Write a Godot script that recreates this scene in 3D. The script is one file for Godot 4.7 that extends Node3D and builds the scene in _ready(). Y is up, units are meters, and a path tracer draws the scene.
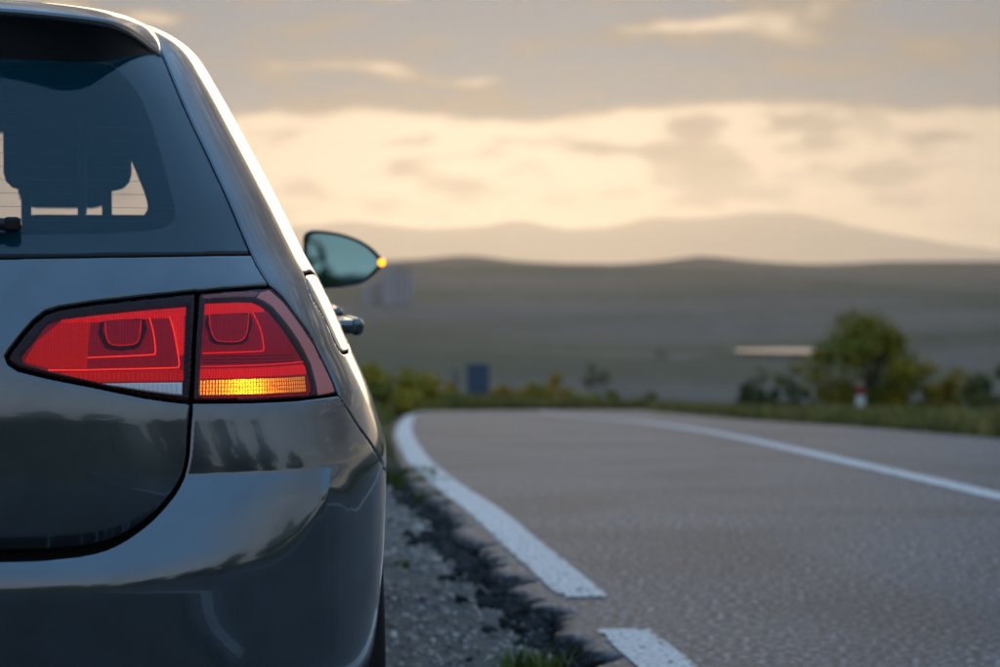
extends Node3D
# A grey hatchback parked with its indicator lit on the gravel shoulder of a country road, hazy evening hills ahead.
# Car frame: x to the right, y up, the car drives towards -z and its rear bumper ends at z = 0.

const FPX := 2058.3          # focal length in pixels of the 1000 x 667 photograph
const EYE := Vector3(0.666, 1.02, 2.95)
const YAW := 0.1190          # camera turned right of the car's axis
const PITCH := 0.0357        # and down
var cam_b: Basis
var ahead: Vector3           # the camera's level heading, also the heading along which the hill falls
var side: Vector3
var counts := {}
var rng := RandomNumberGenerator.new()

# ---------------------------------------------------------------- helpers
func numbered(n: String) -> String:
	if not counts.has(n):
		counts[n] = 0
		return n
	counts[n] += 1
	return "%s_%03d" % [n, counts[n]]

func thing(called: String, label: String, category: String, at := Vector3.ZERO, turn := 0.0, group := "") -> Node3D:
	var o := Node3D.new()
	o.name = numbered(called)
	add_child(o)
	o.position = at
	o.rotation.y = turn
	o.set_meta("label", label)
	o.set_meta("category", category)
	if group: o.set_meta("group", group)
	return o

func part(called: String, m: Mesh, mat: Material, parent: Node) -> MeshInstance3D:
	var o := MeshInstance3D.new()
	o.name = called
	o.mesh = m
	if mat: o.material_override = mat
	parent.add_child(o, true)
	return o

func setting(called: String, m: Mesh, mat: Material, label := "") -> MeshInstance3D:
	var o := part(numbered(called), m, mat, self)
	o.set_meta("kind", "structure")
	if label: o.set_meta("label", label)
	return o

func lin(r: float, g: float, b: float) -> Color:
	return Color(r, g, b).linear_to_srgb()

func mat(c: Color, rough := 0.6, metal := 0.0, spec := 0.5) -> StandardMaterial3D:
	var m := StandardMaterial3D.new()
	m.albedo_color = c
	m.roughness = rough
	m.metallic = metal
	m.metallic_specular = spec
	return m

func vmat(rough := 0.9, spec := 0.3) -> StandardMaterial3D:
	var m := mat(Color.WHITE, rough, 0.0, spec)
	m.vertex_color_use_as_albedo = true
	return m

func noise(s: int, freq: float, oct := 4, kind := FastNoiseLite.TYPE_SIMPLEX_SMOOTH) -> FastNoiseLite:
	var n := FastNoiseLite.new()
	n.seed = s
	n.frequency = freq
	n.noise_type = kind
	n.fractal_octaves = oct
	return n

func noise_tex(s: int, freq: float, size := 512, oct := 4, ramp = null, normal := false, bump := 8.0) -> NoiseTexture2D:
	var t := NoiseTexture2D.new()
	t.width = size
	t.height = size
	t.seamless = true
	t.noise = noise(s, freq, oct)
	if ramp: t.color_ramp = ramp
	if normal:
		t.as_normal_map = true
		t.bump_strength = bump
	return t

func ramp(stops: Array) -> Gradient:
	var g := Gradient.new()
	g.offsets = PackedFloat32Array(stops.map(func(s): return s[0]))
	g.colors = PackedColorArray(stops.map(func(s): return s[1]))
	return g

func tri_mesh(v: PackedVector3Array, n: PackedVector3Array, c := PackedColorArray(), idx := PackedInt32Array(), uv := PackedVector2Array()) -> ArrayMesh:
	var a := []
	a.resize(Mesh.ARRAY_MAX)
	a[Mesh.ARRAY_VERTEX] = v
	if n.size(): a[Mesh.ARRAY_NORMAL] = n
	if c.size(): a[Mesh.ARRAY_COLOR] = c
	if uv.size(): a[Mesh.ARRAY_TEX_UV] = uv
	if idx.size(): a[Mesh.ARRAY_INDEX] = idx
	var m := ArrayMesh.new()
	m.add_surface_from_arrays(Mesh.PRIMITIVE_TRIANGLES, a)
	return m

func grid_mesh(rows: int, cols: int, v: PackedVector3Array, c := PackedColorArray(), uv := PackedVector2Array(), flip := false) -> ArrayMesh:
	# rows x cols points; normals from neighbours
	var n := PackedVector3Array()
	n.resize(v.size())
	for i in rows:
		for j in cols:
			var a := v[maxi(i - 1, 0) * cols + j]
			var b := v[mini(i + 1, rows - 1) * cols + j]
			var p := v[i * cols + maxi(j - 1, 0)]
			var q := v[i * cols + mini(j + 1, cols - 1)]
			var m := (b - a).cross(q - p).normalized()
			n[i * cols + j] = -m if flip else m
	var idx := PackedInt32Array()
	for i in rows - 1:
		for j in cols - 1:
			var k := i * cols + j
			if flip:
				idx.append_array([k, k + cols, k + 1, k + 1, k + cols, k + cols + 1])
			else:
				idx.append_array([k, k + 1, k + cols, k + 1, k + cols + 1, k + cols])
	return tri_mesh(v, n, c, idx, uv)

func smooth(a: float, b: float, x: float) -> float:
	return smoothstep(a, b, x)

func table(xs: Array, ys: Array, x: float) -> float:
	# monotone piecewise cubic through (xs, ys)
	var n := xs.size()
	if x <= xs[0]: return ys[0]
	if x >= xs[n - 1]: return ys[n - 1]
	var i := 0
	while x > xs[i + 1]: i += 1
	var h: float = xs[i + 1] - xs[i]
	var d: float = (ys[i + 1] - ys[i]) / h
	var m0 := d
	var m1 := d
	if i > 0:
		var dp: float = (ys[i] - ys[i - 1]) / (xs[i] - xs[i - 1])
		m0 = 0.0 if dp * d <= 0.0 else 2.0 * dp * d / (dp + d)
	if i < n - 2:
		var dn: float = (ys[i + 2] - ys[i + 1]) / (xs[i + 2] - xs[i + 1])
		m1 = 0.0 if dn * d <= 0.0 else 2.0 * dn * d / (dn + d)
	var t: float = (x - xs[i]) / h
	var t2 := t * t
	var t3 := t2 * t
	return (2 * t3 - 3 * t2 + 1) * ys[i] + (t3 - 2 * t2 + t) * h * m0 + (-2 * t3 + 3 * t2) * ys[i + 1] + (t3 - t2) * h * m1

# ---------------------------------------------------------------- pixels of the photograph
func ray(px: float, py: float) -> Vector3:
	return (cam_b * Vector3((px - 500.0) / FPX, (333.5 - py) / FPX, -1.0)).normalized()

func pixel(p: Vector3) -> Vector2:
	var q := cam_b.inverse() * (p - EYE)
	return Vector2(500.0 - q.x / q.z * FPX, 333.5 + q.y / q.z * FPX)

func st(s: float, t: float) -> Vector3:
	# s metres ahead of the camera's foot, t metres to its right, on the ground
	var p := Vector3(EYE.x, 0, EYE.z) + ahead * s + side * t
	p.y = ground_y(s, t)
	return p

func ground_at(px: float, py: float) -> Vector2:
	# (s, t) where a pixel's ray meets the ground of the near hill
	var r := ray(px, py)
	var level := Vector2(r.dot(ahead), r.dot(side))
	var lo := 1.0
	var hi := 64.0
	for k in 40:
		var m := (lo + hi) / 2
		if EYE.y + r.y / level.x * m > road_y(m): lo = m
		else: hi = m
	return Vector2(lo, lo * level.y / level.x)

# ---------------------------------------------------------------- the lie of the land
const ROAD_S := [-400.0, -60.0, 0.0, 6.5, 8.0, 9.6, 12.5, 16.5, 20.0, 26.0, 45.0, 60.0, 80.0, 110.0]
const ROAD_H := [-14.0, -1.5, 0.0, 0.0, -0.02, -0.076, -0.204, -0.41, -0.62, -1.02, -2.31, -3.38, -4.84, -7.3]
const FAR_S := [0.0, 60.0, 80.0, 110.0, 200.0, 400.0, 600.0, 1000.0, 1500.0, 2200.0, 3000.0, 4000.0, 5000.0, 6500.0, 9000.0]
const FAR_H := [0.0, -3.4, -5.2, -9.0, -19.0, -33.0, -40.0, -51.0, -57.0, -57.0, -45.0, -24.0, -5.0, -40.0, -60.0]
var n_hill := noise(11, 0.00045, 3)
var n_dip := noise(5, 0.004, 3)
var n_small := noise(7, 0.6, 3)

const POND := Vector2(1230.0, 172.0)
const POND_R := Vector2(34.0, 36.0)
var pond_y := -53.2

func road_y(s: float) -> float:
	return table(ROAD_S, ROAD_H, s) if s > 0 else 0.0

func ground_y(s: float, t: float) -> float:
	var r := sqrt(s * s + t * t)
	var y := 0.0
	if s > 0:
		y = table(FAR_S, FAR_H, s) if s > 110 else road_y(s)
		var off := absf(t)
		if s > 300:
			var k := smooth(300, 1500, s)
			y += k * (n_hill.get_noise_2d(s, t) * 38.0 * (1.0 - 0.8 * smooth(3300, 4700, s)))
			y -= smooth(2500, 5000, s) * smooth(0.03, 0.25, t / s) * 32.0
			# a spur of ploughed land that comes in from the left
			y += 16.0 * exp(-pow((s - 1150.0) / 420.0, 2)) * smooth(120.0, -330.0, t + (s - 1000.0) * 0.16)
		y += n_dip.get_noise_2d(s, t) * 1.2 * smooth(80, 200, r)
		y -= smooth(4.0, 26.0, off) * smooth(22, 60, s) * 0.5
		if s > 900 and s < 1600:
			var e := Vector2((s - POND.x) / POND_R.x, (t - POND.y) / POND_R.y).length()
			y = lerpf(pond_y - 1.0, y, smooth(1.0, 2.4, e))
	else:
		# behind: the road runs on over a rise, wooded hills further off
		y = 1.2 * smooth(8, 60, -s) + 16.0 * smooth(60, 320, -s) + 40.0 * smooth(250, 900, -s)
		y += n_hill.get_noise_2d(s * 3.0, t * 3.0) * 22.0 * smooth(80, 500, -s)
	return y

# ---------------------------------------------------------------- sky
var n_sky := noise(3, 1.0, 5)
var n_sky2 := noise(9, 1.0, 4)
var sun_dir: Vector3
const SHIFT := 51.0

func sky_color(d: Vector3) -> Vector3:
	# evening sky: a bright warm gap under a broken grey deck towards the hidden sun, cooler and bluer away from it
	var e := rad_to_deg(asin(clampf(d.y, -1, 1)))
	var near := clampf(d.dot(sun_dir), -1.0, 1.0)
	var flat := Vector2(d.x, d.z).normalized().dot(Vector2(sun_dir.x, sun_dir.z).normalized())
	var fwd := smooth(-0.65, 0.95, flat)
	var warm := Vector3(0.46, 0.37, 0.278)
	var pale := Vector3(0.56, 0.57, 0.58)
	var blue := Vector3(0.21, 0.39, 0.65)
	var clear := pale.lerp(blue, smooth(3.0, 36.0, e))
	clear = clear.lerp(warm * 1.02, pow(fwd, 1.3) * (1.0 - smooth(5.0, 30.0, e)))
	clear += Vector3(1.0, 0.80, 0.55) * 0.25 * pow(maxf(near, 0.0), 60.0)
	# long flat banks of cloud: the noise is drawn out along the horizon
	var az := atan2(d.x, -d.z)
	var p := Vector3(sin(az) * 5.0, (e + 0.25 * n_sky2.get_noise_2d(az * 9.0, e * 0.6)) * 0.55, cos(az) * 5.0)
	p += Vector3(SHIFT, 0.0, SHIFT)
	var a := n_sky.get_noise_3dv(p * Vector3(0.8, 1.0, 0.8))
	var b := n_sky2.get_noise_3dv(p * Vector3(3.2, 2.2, 3.2) + Vector3(7, 3, 1))
	var c := n_sky.get_noise_3dv(p * Vector3(1.4, 0.5, 1.4) + Vector3(2, 13, 5))
	# the deck begins about four degrees up and thins out overhead and behind
	var edge := 4.05 + 0.45 * n_sky2.get_noise_2d(az * 4.0, 3.0) + 0.30 * n_sky2.get_noise_2d(az * 15.0, e * 0.8)
	var deck := smooth(edge - 0.22, edge + 0.28, e) * (1.0 - smooth(13.0, 42.0, e)) * lerpf(0.25, 1.0, fwd)
	var thick := deck * smooth(-0.46, 0.0, a + 0.35 * b + 0.12) * clampf(0.93 + 0.45 * b + 0.30 * c, 0.0, 1.0)
	var cloud := Vector3(0.075, 0.076, 0.078).lerp(Vector3(0.020, 0.032, 0.052), smooth(4.0, 8.5, e) * (0.5 + 0.5 * c))
	cloud = cloud * (1.0 + 0.35 * b + 0.25 * c)
	var col := clear.lerp(cloud, thick)
	# thin veils inside the bright gap
	var veil := smooth(0.0, 0.5, b + 0.6 * c) * (1.0 - smooth(edge - 0.4, edge + 0.4, e)) * fwd
	col = col.lerp(Vector3(0.24, 0.20, 0.165), 0.8 * veil)
	# scattered high cloud elsewhere
	var high := smooth(0.05, 0.5, a + 0.5 * c) * smooth(8.0, 25.0, e)
	col = col.lerp(Vector3(0.50, 0.60, 0.74), 0.12 * high)
	return col

func dir_of(u: float, v: float) -> Vector3:
	# panorama: u = 0 looks along -z, v = 0 straight up
	var az := u * TAU
	var e := (0.5 - v) * PI
	return Vector3(sin(az) * cos(e), sin(e), -cos(az) * cos(e))

func make_sky() -> PanoramaSkyMaterial:
	var w := 512
	var h := 256
	var im := Image.create(w, h, false, Image.FORMAT_RGBF)
	for j in h:
		for i in w:
			var d := dir_of((i + 0.5) / w, (minf(j, h / 2.0 - 0.5) + 0.5) / h)
			var c := sky_color(d)
			im.set_pixel(i, j, Color(c.x, c.y, c.z))
	var W := 4096
	var H := 2048
	im.resize(W, H, Image.INTERPOLATE_CUBIC)
	# the band of low sky ahead is sampled finely
	for j in range(H / 2 - 150, H / 2):
		for i in range(-340, 520):
			var c := sky_color(dir_of((i + 0.5) / W, (j + 0.5) / H))
			im.set_pixel(posmod(i, W), j, Color(c.x, c.y, c.z))
	var s := PanoramaSkyMaterial.new()
	s.panorama = ImageTexture.create_from_image(im)
	return s

func set_stage() -> void:
	cam_b = Basis(Vector3.UP, -YAW) * Basis(Vector3.RIGHT, -PITCH)
	ahead = Vector3(sin(YAW), 0, -cos(YAW))
	side = Vector3(cos(YAW), 0, sin(YAW))
	var cam := Camera3D.new()
	cam.name = "camera"
	add_child(cam)
	cam.transform = Transform3D(cam_b, EYE)
	cam.near = 0.05
	cam.far = 60000.0
	cam.current = true
	var look := CameraAttributesPhysical.new()
	look.frustum_focal_length = 74.06
	look.frustum_focus_distance = 3.13
	look.exposure_aperture = 4.6
	look.frustum_near = 0.05
	look.frustum_far = 60000.0
	cam.attributes = look
	cam.fov = rad_to_deg(2.0 * atan(333.5 / FPX))
	# the sun stands behind the cloud ahead, low above the far hills
	var sun_az := YAW
	var sun_el := deg_to_rad(2.5)
	sun_dir = Vector3(sin(sun_az) * cos(sun_el), sin(sun_el), -cos(sun_az) * cos(sun_el))
	var sun := DirectionalLight3D.new()
	sun.name = "veiled_sun"
	add_child(sun)
	sun.look_at_from_position(Vector3.ZERO, -sun_dir, Vector3.UP)
	sun.light_color = Color(1.0, 0.88, 0.71)
	sun.light_energy = 0.15
	sun.light_angular_distance = 28.0
	sun.shadow_enabled = true
	var env := Environment.new()
	env.background_mode = Environment.BG_SKY
	env.sky = Sky.new()
	env.sky.sky_material = make_sky()
	env.tonemap_mode = Environment.TONE_MAPPER_LINEAR
	env.tonemap_exposure = 1.52
	env.sdfgi_enabled = true
	env.ssao_enabled = true
	env.ssil_enabled = true
	env.volumetric_fog_enabled = true
	env.volumetric_fog_density = 0.000042
	env.volumetric_fog_albedo = Color(1.0, 0.97, 0.93)
	env.volumetric_fog_anisotropy = 0.82
	var we := WorldEnvironment.new()
	we.name = "evening_air"
	we.environment = env
	add_child(we)

# ---------------------------------------------------------------- land
var n_field := noise(21, 0.0010, 2, FastNoiseLite.TYPE_CELLULAR)
var n_tone := noise(23, 0.02, 4)

func land_color(s: float, t: float) -> Color:
	var r := sqrt(s * s + t * t)
	var grass := Color(0.085, 0.098, 0.030)
	var soil := Color(0.140, 0.126, 0.104)
	var k := n_tone.get_noise_2d(s * 3.0, t * 3.0)
	var f := n_field.get_noise_2d(s * 1.5 + 60.0 * n_tone.get_noise_2d(s * 0.1, t * 0.1), t * 0.9)
	var crop := Color(0.085, 0.094, 0.060)
	var field := soil.lerp(crop, smooth(-0.65, -0.45, f)).lerp(Color(0.22, 0.195, 0.15), smooth(-0.3, -0.2, f))
	var c := grass.lerp(Color(0.16, 0.135, 0.055), 0.5 + k).lerp(field, smooth(150, 320, r))
	return c * (1.0 + 0.25 * k)

func build_land() -> void:
	var az := []
	var a := -PI
	while a < PI + 1e-6:
		az.append(a)
		a += deg_to_rad(0.4) if absf(a) < deg_to_rad(24) else deg_to_rad(4.0)
	az[az.size() - 1] = PI
	var rs := [0.0]
	var r := 0.6
	while r < 9000:
		rs.append(r)
		r *= 1.032
	var v := PackedVector3Array()
	var c := PackedColorArray()
	for ri in rs.size():
		for aj in az:
			var s: float = rs[ri] * cos(aj)
			var t: float = rs[ri] * sin(aj)
			var p := st(s, t)
			p.y -= 0.06 * (1.0 - smooth(40, 100, rs[ri]))
			v.append(p)
			c.append(land_color(s, t))
	var m := vmat(0.95, 0.2)
	var g := noise_tex(31, 0.02, 512, 5, ramp([[0.0, Color(0.72, 0.72, 0.72)], [0.5, Color(0.95, 0.95, 0.95)], [1.0, Color(1, 1, 1)]]))
	m.albedo_texture = g
	m.uv1_triplanar = true
	m.uv1_world_triplanar = true
	m.uv1_scale = Vector3.ONE * 0.3
	setting("ground", grid_mesh(rs.size(), az.size(), v, c), m, "rolling farmland falling away from the road into a hazy valley")

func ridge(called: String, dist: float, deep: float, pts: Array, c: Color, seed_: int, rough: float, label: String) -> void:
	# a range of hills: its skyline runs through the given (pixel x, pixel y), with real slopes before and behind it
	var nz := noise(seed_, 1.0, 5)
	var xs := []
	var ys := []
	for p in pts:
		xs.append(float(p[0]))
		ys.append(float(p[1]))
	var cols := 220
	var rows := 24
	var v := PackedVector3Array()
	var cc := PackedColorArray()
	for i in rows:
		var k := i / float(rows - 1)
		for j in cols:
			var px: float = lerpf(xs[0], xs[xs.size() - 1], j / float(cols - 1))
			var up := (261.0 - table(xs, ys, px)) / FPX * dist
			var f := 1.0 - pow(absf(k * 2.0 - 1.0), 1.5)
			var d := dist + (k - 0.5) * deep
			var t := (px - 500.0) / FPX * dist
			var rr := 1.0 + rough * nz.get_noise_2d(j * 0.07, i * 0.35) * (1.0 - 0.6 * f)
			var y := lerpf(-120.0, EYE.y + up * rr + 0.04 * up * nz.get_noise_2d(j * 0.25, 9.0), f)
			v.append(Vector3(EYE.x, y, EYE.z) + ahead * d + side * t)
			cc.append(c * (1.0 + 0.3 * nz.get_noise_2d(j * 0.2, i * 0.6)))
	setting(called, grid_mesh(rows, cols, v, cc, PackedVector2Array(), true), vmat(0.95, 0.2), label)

func build_hills() -> void:
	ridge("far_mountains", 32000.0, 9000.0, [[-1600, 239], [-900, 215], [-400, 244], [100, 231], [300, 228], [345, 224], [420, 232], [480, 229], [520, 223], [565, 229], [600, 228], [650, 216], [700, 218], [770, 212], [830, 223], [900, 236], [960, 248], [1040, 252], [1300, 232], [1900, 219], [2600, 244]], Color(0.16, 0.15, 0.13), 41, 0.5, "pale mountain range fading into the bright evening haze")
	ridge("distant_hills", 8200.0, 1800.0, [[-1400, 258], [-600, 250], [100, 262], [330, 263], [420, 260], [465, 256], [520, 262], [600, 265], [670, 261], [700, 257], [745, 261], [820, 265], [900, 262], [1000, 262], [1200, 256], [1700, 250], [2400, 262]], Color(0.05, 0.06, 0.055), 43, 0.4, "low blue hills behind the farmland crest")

# ---------------------------------------------------------------- road and shoulder
var edge_s := []
var edge_t := []
var mid_s := []
var mid_t := []
const RIGHT_S := [-60.0, 0.0, 5.0, 10.0, 16.0, 20.0, 30.0, 45.0, 60.0, 75.0, 85.0, 95.0]
const RIGHT_T := [14.0, 6.0, 5.35, 4.75, 4.02, 3.68, 3.30, 3.35, 5.0, 11.0, 20.0, 30.0]
var n_edge := noise(71, 1.0, 4)

func edge_at(s: float) -> float: return table(edge_s, edge_t, s)
func mid_at(s: float) -> float: return table(mid_s, mid_t, s)
func right_at(s: float) -> float: return table(RIGHT_S, RIGHT_T, s)

func ragged(s: float) -> float:
	# where the asphalt breaks off, left of the edge line
	var near := 1.0 - smooth(9.0, 14.0, s)
	return edge_at(s) - 0.12 - near * (0.18 * absf(n_edge.get_noise_1d(s * 1.3)) + 0.07 * n_edge.get_noise_1d(s * 2.3) + 0.016 * n_edge.get_noise_1d(s * 11.0) + 0.012 * n_edge.get_noise_1d(s * 29.0))

func trace_road() -> void:
	for p in [[667, 667], [622, 630], [585, 598], [550, 568], [517, 540], [480, 508], [447, 485], [420, 462], [409, 445], [404.5, 434], [404.5, 427], [408, 420]]:
		var q := ground_at(p[0], p[1])
		edge_s.append(q.x)
		edge_t.append(q.y)
	var back: float = (edge_t[1] - edge_t[0]) / (edge_s[1] - edge_s[0])
	edge_t.push_front(edge_t[0] - back * (edge_s[0] + 60.0))
	edge_s.push_front(-60.0)
	for p in [[40.0, -1.62], [48.0, -1.60], [58.0, -1.05], [68.0, 0.4], [76.0, 2.6], [84.0, 6.5], [92.0, 13.0], [98.0, 20.0]]:
		edge_s.append(p[0])
		edge_t.append(p[1])
	for p in [[1000, 497], [936, 482], [850, 462.5], [800, 451], [750, 440], [700, 430.5], [663, 425], [640, 422]]:
		var q := ground_at(p[0], p[1])
		mid_s.append(q.x)
		mid_t.append(q.y)
	var slope: float = (mid_t[2] - mid_t[0]) / (mid_s[2] - mid_s[0])
	mid_t.push_front(mid_t[0] - (slope - 0.08) * (mid_s[0] + 60.0))
	mid_s.push_front(-60.0)
	for p in [[36.0, 1.15], [46.0, 0.95], [58.0, 1.9], [68.0, 4.2], [76.0, 7.4], [84.0, 12.5], [92.0, 20.0]]:
		mid_s.append(p[0])
		mid_t.append(p[1])

func on_road(s: float, t: float, up := 0.0) -> Vector3:
	return Vector3(EYE.x, road_y(s) + up, EYE.z) + ahead * s + side * t

func steps(a: float, b: float, fine: float) -> Array:
	var out := []
	var s := a
	while s < b:
		out.append(s)
		s += fine * clampf(absf(s) / 7.0, 1.0, 12.0)
	out.append(b)
	return out

func build_road() -> void:
	trace_road()
	var v := PackedVector3Array()
	var rows := steps(-45.0, 96.0, 0.018)
	var across := [0.0, 0.0, 0.006, 0.02, 0.06, 0.15, 0.3, 0.45, 0.6, 0.8, 0.97, 1.0, 1.0]
	for s in rows:
		var a := ragged(s)
		var b := right_at(s)
		for k in across.size():
			var t: float = lerpf(a, b, across[k])
			var up := 0.0
			if k == 0:
				t -= 0.012 + 0.01 * n_edge.get_noise_1d(s * 9.0)
				up = -0.13
			elif k == 1: up = -0.008 - 0.006 * absf(n_edge.get_noise_1d(s * 13.0))
			elif k == across.size() - 1: up = -0.08
			v.append(on_road(s, t, up))
	var m := mat(Color.WHITE, 0.57, 0.0, 0.42)
	m.albedo_texture = noise_tex(81, 0.055, 1024, 5, ramp([[0.0, lin(0.015, 0.0165, 0.018)], [0.34, lin(0.052, 0.057, 0.061)], [0.50, lin(0.090, 0.098, 0.104)], [0.64, lin(0.172, 0.182, 0.190)], [0.8, lin(0.38, 0.38, 0.37)], [1.0, lin(0.54, 0.53, 0.51)]]))
	m.detail_enabled = true
	m.detail_blend_mode = BaseMaterial3D.BLEND_MODE_MUL
	m.detail_albedo = noise_tex(83, 0.012, 512, 4, ramp([[0.2, Color(0.80, 0.80, 0.80)], [0.5, Color(0.94, 0.94, 0.94)], [0.8, Color(1, 1, 1)]]))
	m.detail_uv_layer = BaseMaterial3D.DETAIL_UV_2
	m.normal_enabled = true
	m.normal_texture = noise_tex(85, 0.2, 1024, 3, null, true, 6.0)
	m.normal_scale = 0.9
	m.uv1_triplanar = true
	m.uv1_world_triplanar = true
	m.uv1_scale = Vector3.ONE * 0.55
	m.uv2_triplanar = true
	m.uv2_world_triplanar = true
	m.uv2_scale = Vector3.ONE * 0.09
	setting("road", grid_mesh(rows.size(), across.size(), v, PackedColorArray(), PackedVector2Array(), true), m, "worn grey asphalt country road bending right over a crest")
	# painted lines
	var wear := noise_tex(91, 0.03, 1024, 5, ramp([[0.0, lin(0.26, 0.245, 0.225)], [0.36, lin(0.44, 0.42, 0.39)], [0.5, lin(0.68, 0.655, 0.62)], [1.0, lin(0.82, 0.79, 0.75)]]))
	var white := mat(Color.WHITE, 0.6, 0.0, 0.5)
	white.albedo_texture = wear
	white.uv1_triplanar = true
	white.uv1_world_triplanar = true
	white.uv1_scale = Vector3.ONE * 1.3
	white.normal_enabled = true
	white.normal_texture = m.normal_texture
	white.normal_scale = 0.5
	var cut := ground_at(585, 598).x
	var cut2 := ground_at(622, 630).x
	for run in [[cut, 94.0, 0], [3.4, cut2, 0], [-3.0, 2.6, 0], [1.0, 90.0, 1]]:
		var lv := PackedVector3Array()
		var ss := steps(run[0], run[1], 0.022)
		var wide := 13
		for s in ss:
			var c: float = edge_at(s) if run[2] == 0 else mid_at(s)
			var d: float = ((edge_at(s + 0.1) if run[2] == 0 else mid_at(s + 0.1)) - c) / 0.1
			var w := 0.075 * sqrt(1.0 + d * d)
			for k in wide:
				var x := k / (wide - 1.0) * 2.0 - 1.0
				lv.append(on_road(s, c + w * x, 0.004))
		# flakes have come off, most of all along the borders
		var idx := PackedInt32Array()
		var nn := PackedVector3Array()
		for q in lv: nn.append(Vector3.UP)
		for i in ss.size() - 1:
			for k in wide - 1:
				var x := (k + 0.5) / (wide - 1.0) * 2.0 - 1.0
				var s0: float = ss[i]
				var rim := 0.55 * smooth(0.70, 1.0, absf(x))
				var ends := 0.5 * smooth(0.05, 0.0, minf(s0 - run[0], run[1] - s0))
				if n_edge.get_noise_2d(s0 * 34.0, x * 2.6 + 40.0 * run[2]) + 0.5 * n_edge.get_noise_2d(s0 * 7.0, x * 1.0) > 0.62 - rim * 0.7 - ends: continue
				var k0 := i * wide + k
				idx.append_array([k0, k0 + wide, k0 + 1, k0 + 1, k0 + wide, k0 + wide + 1])
		setting("road_marking", tri_mesh(lv, nn, PackedColorArray(), idx), white, "white painted " + ("centre line" if run[2] == 1 else "edge line") + " on the asphalt")

func stone_mesh(seed_: int) -> ArrayMesh:
	var r := RandomNumberGenerator.new()
	r.seed = seed_
	var pts := []
	var sph := SphereMesh.new()
	sph.radial_segments = 7
	sph.rings = 4
	sph.radius = 1.0
	sph.height = 2.0
	var arr := sph.get_mesh_arrays()
	var pos: PackedVector3Array = arr[Mesh.ARRAY_VERTEX]
	var nz := noise(seed_, 0.9, 2)
	var sc := Vector3(r.randf_range(0.8, 1.2), r.randf_range(0.45, 0.75), r.randf_range(0.7, 1.1))
	var tool := SurfaceTool.new()
	tool.begin(Mesh.PRIMITIVE_TRIANGLES)
	tool.set_smooth_group(-1)
	var idx: PackedInt32Array = arr[Mesh.ARRAY_INDEX]
	for k in idx:
		var p := pos[k]
		p = p * (1.0 + 0.45 * nz.get_noise_3dv(p * 1.5)) * sc
		tool.add_vertex(p)
	tool.generate_normals()
	return tool.commit()

func scatter(called: String, m: Mesh, material: Material, places: Array, tints: Array, label: String) -> void:
	var mm := MultiMesh.new()
	mm.transform_format = MultiMesh.TRANSFORM_3D
	mm.use_colors = true
	mm.mesh = m
	mm.instance_count = places.size()
	for k in places.size():
		mm.set_instance_transform(k, places[k])
		mm.set_instance_color(k, tints[k])
	var o := MultiMeshInstance3D.new()
	o.name = numbered(called)
	o.multimesh = mm
	o.material_override = material
	add_child(o, true)
	o.set_meta("kind", "stuff")
	o.set_meta("label", label)

func shoulder_y(s: float, t: float) -> float:
	var gutter := 0.03 * exp(-pow((t - ragged(s) + 0.05) / 0.06, 2.0)) if s < 13.0 else 0.0
	return road_y(s) - 0.035 - gutter + 0.018 * n_small.get_noise_2d(s * 1.3, t * 1.3) + 0.008 * n_small.get_noise_2d(s * 7.0, t * 7.0)

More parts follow.
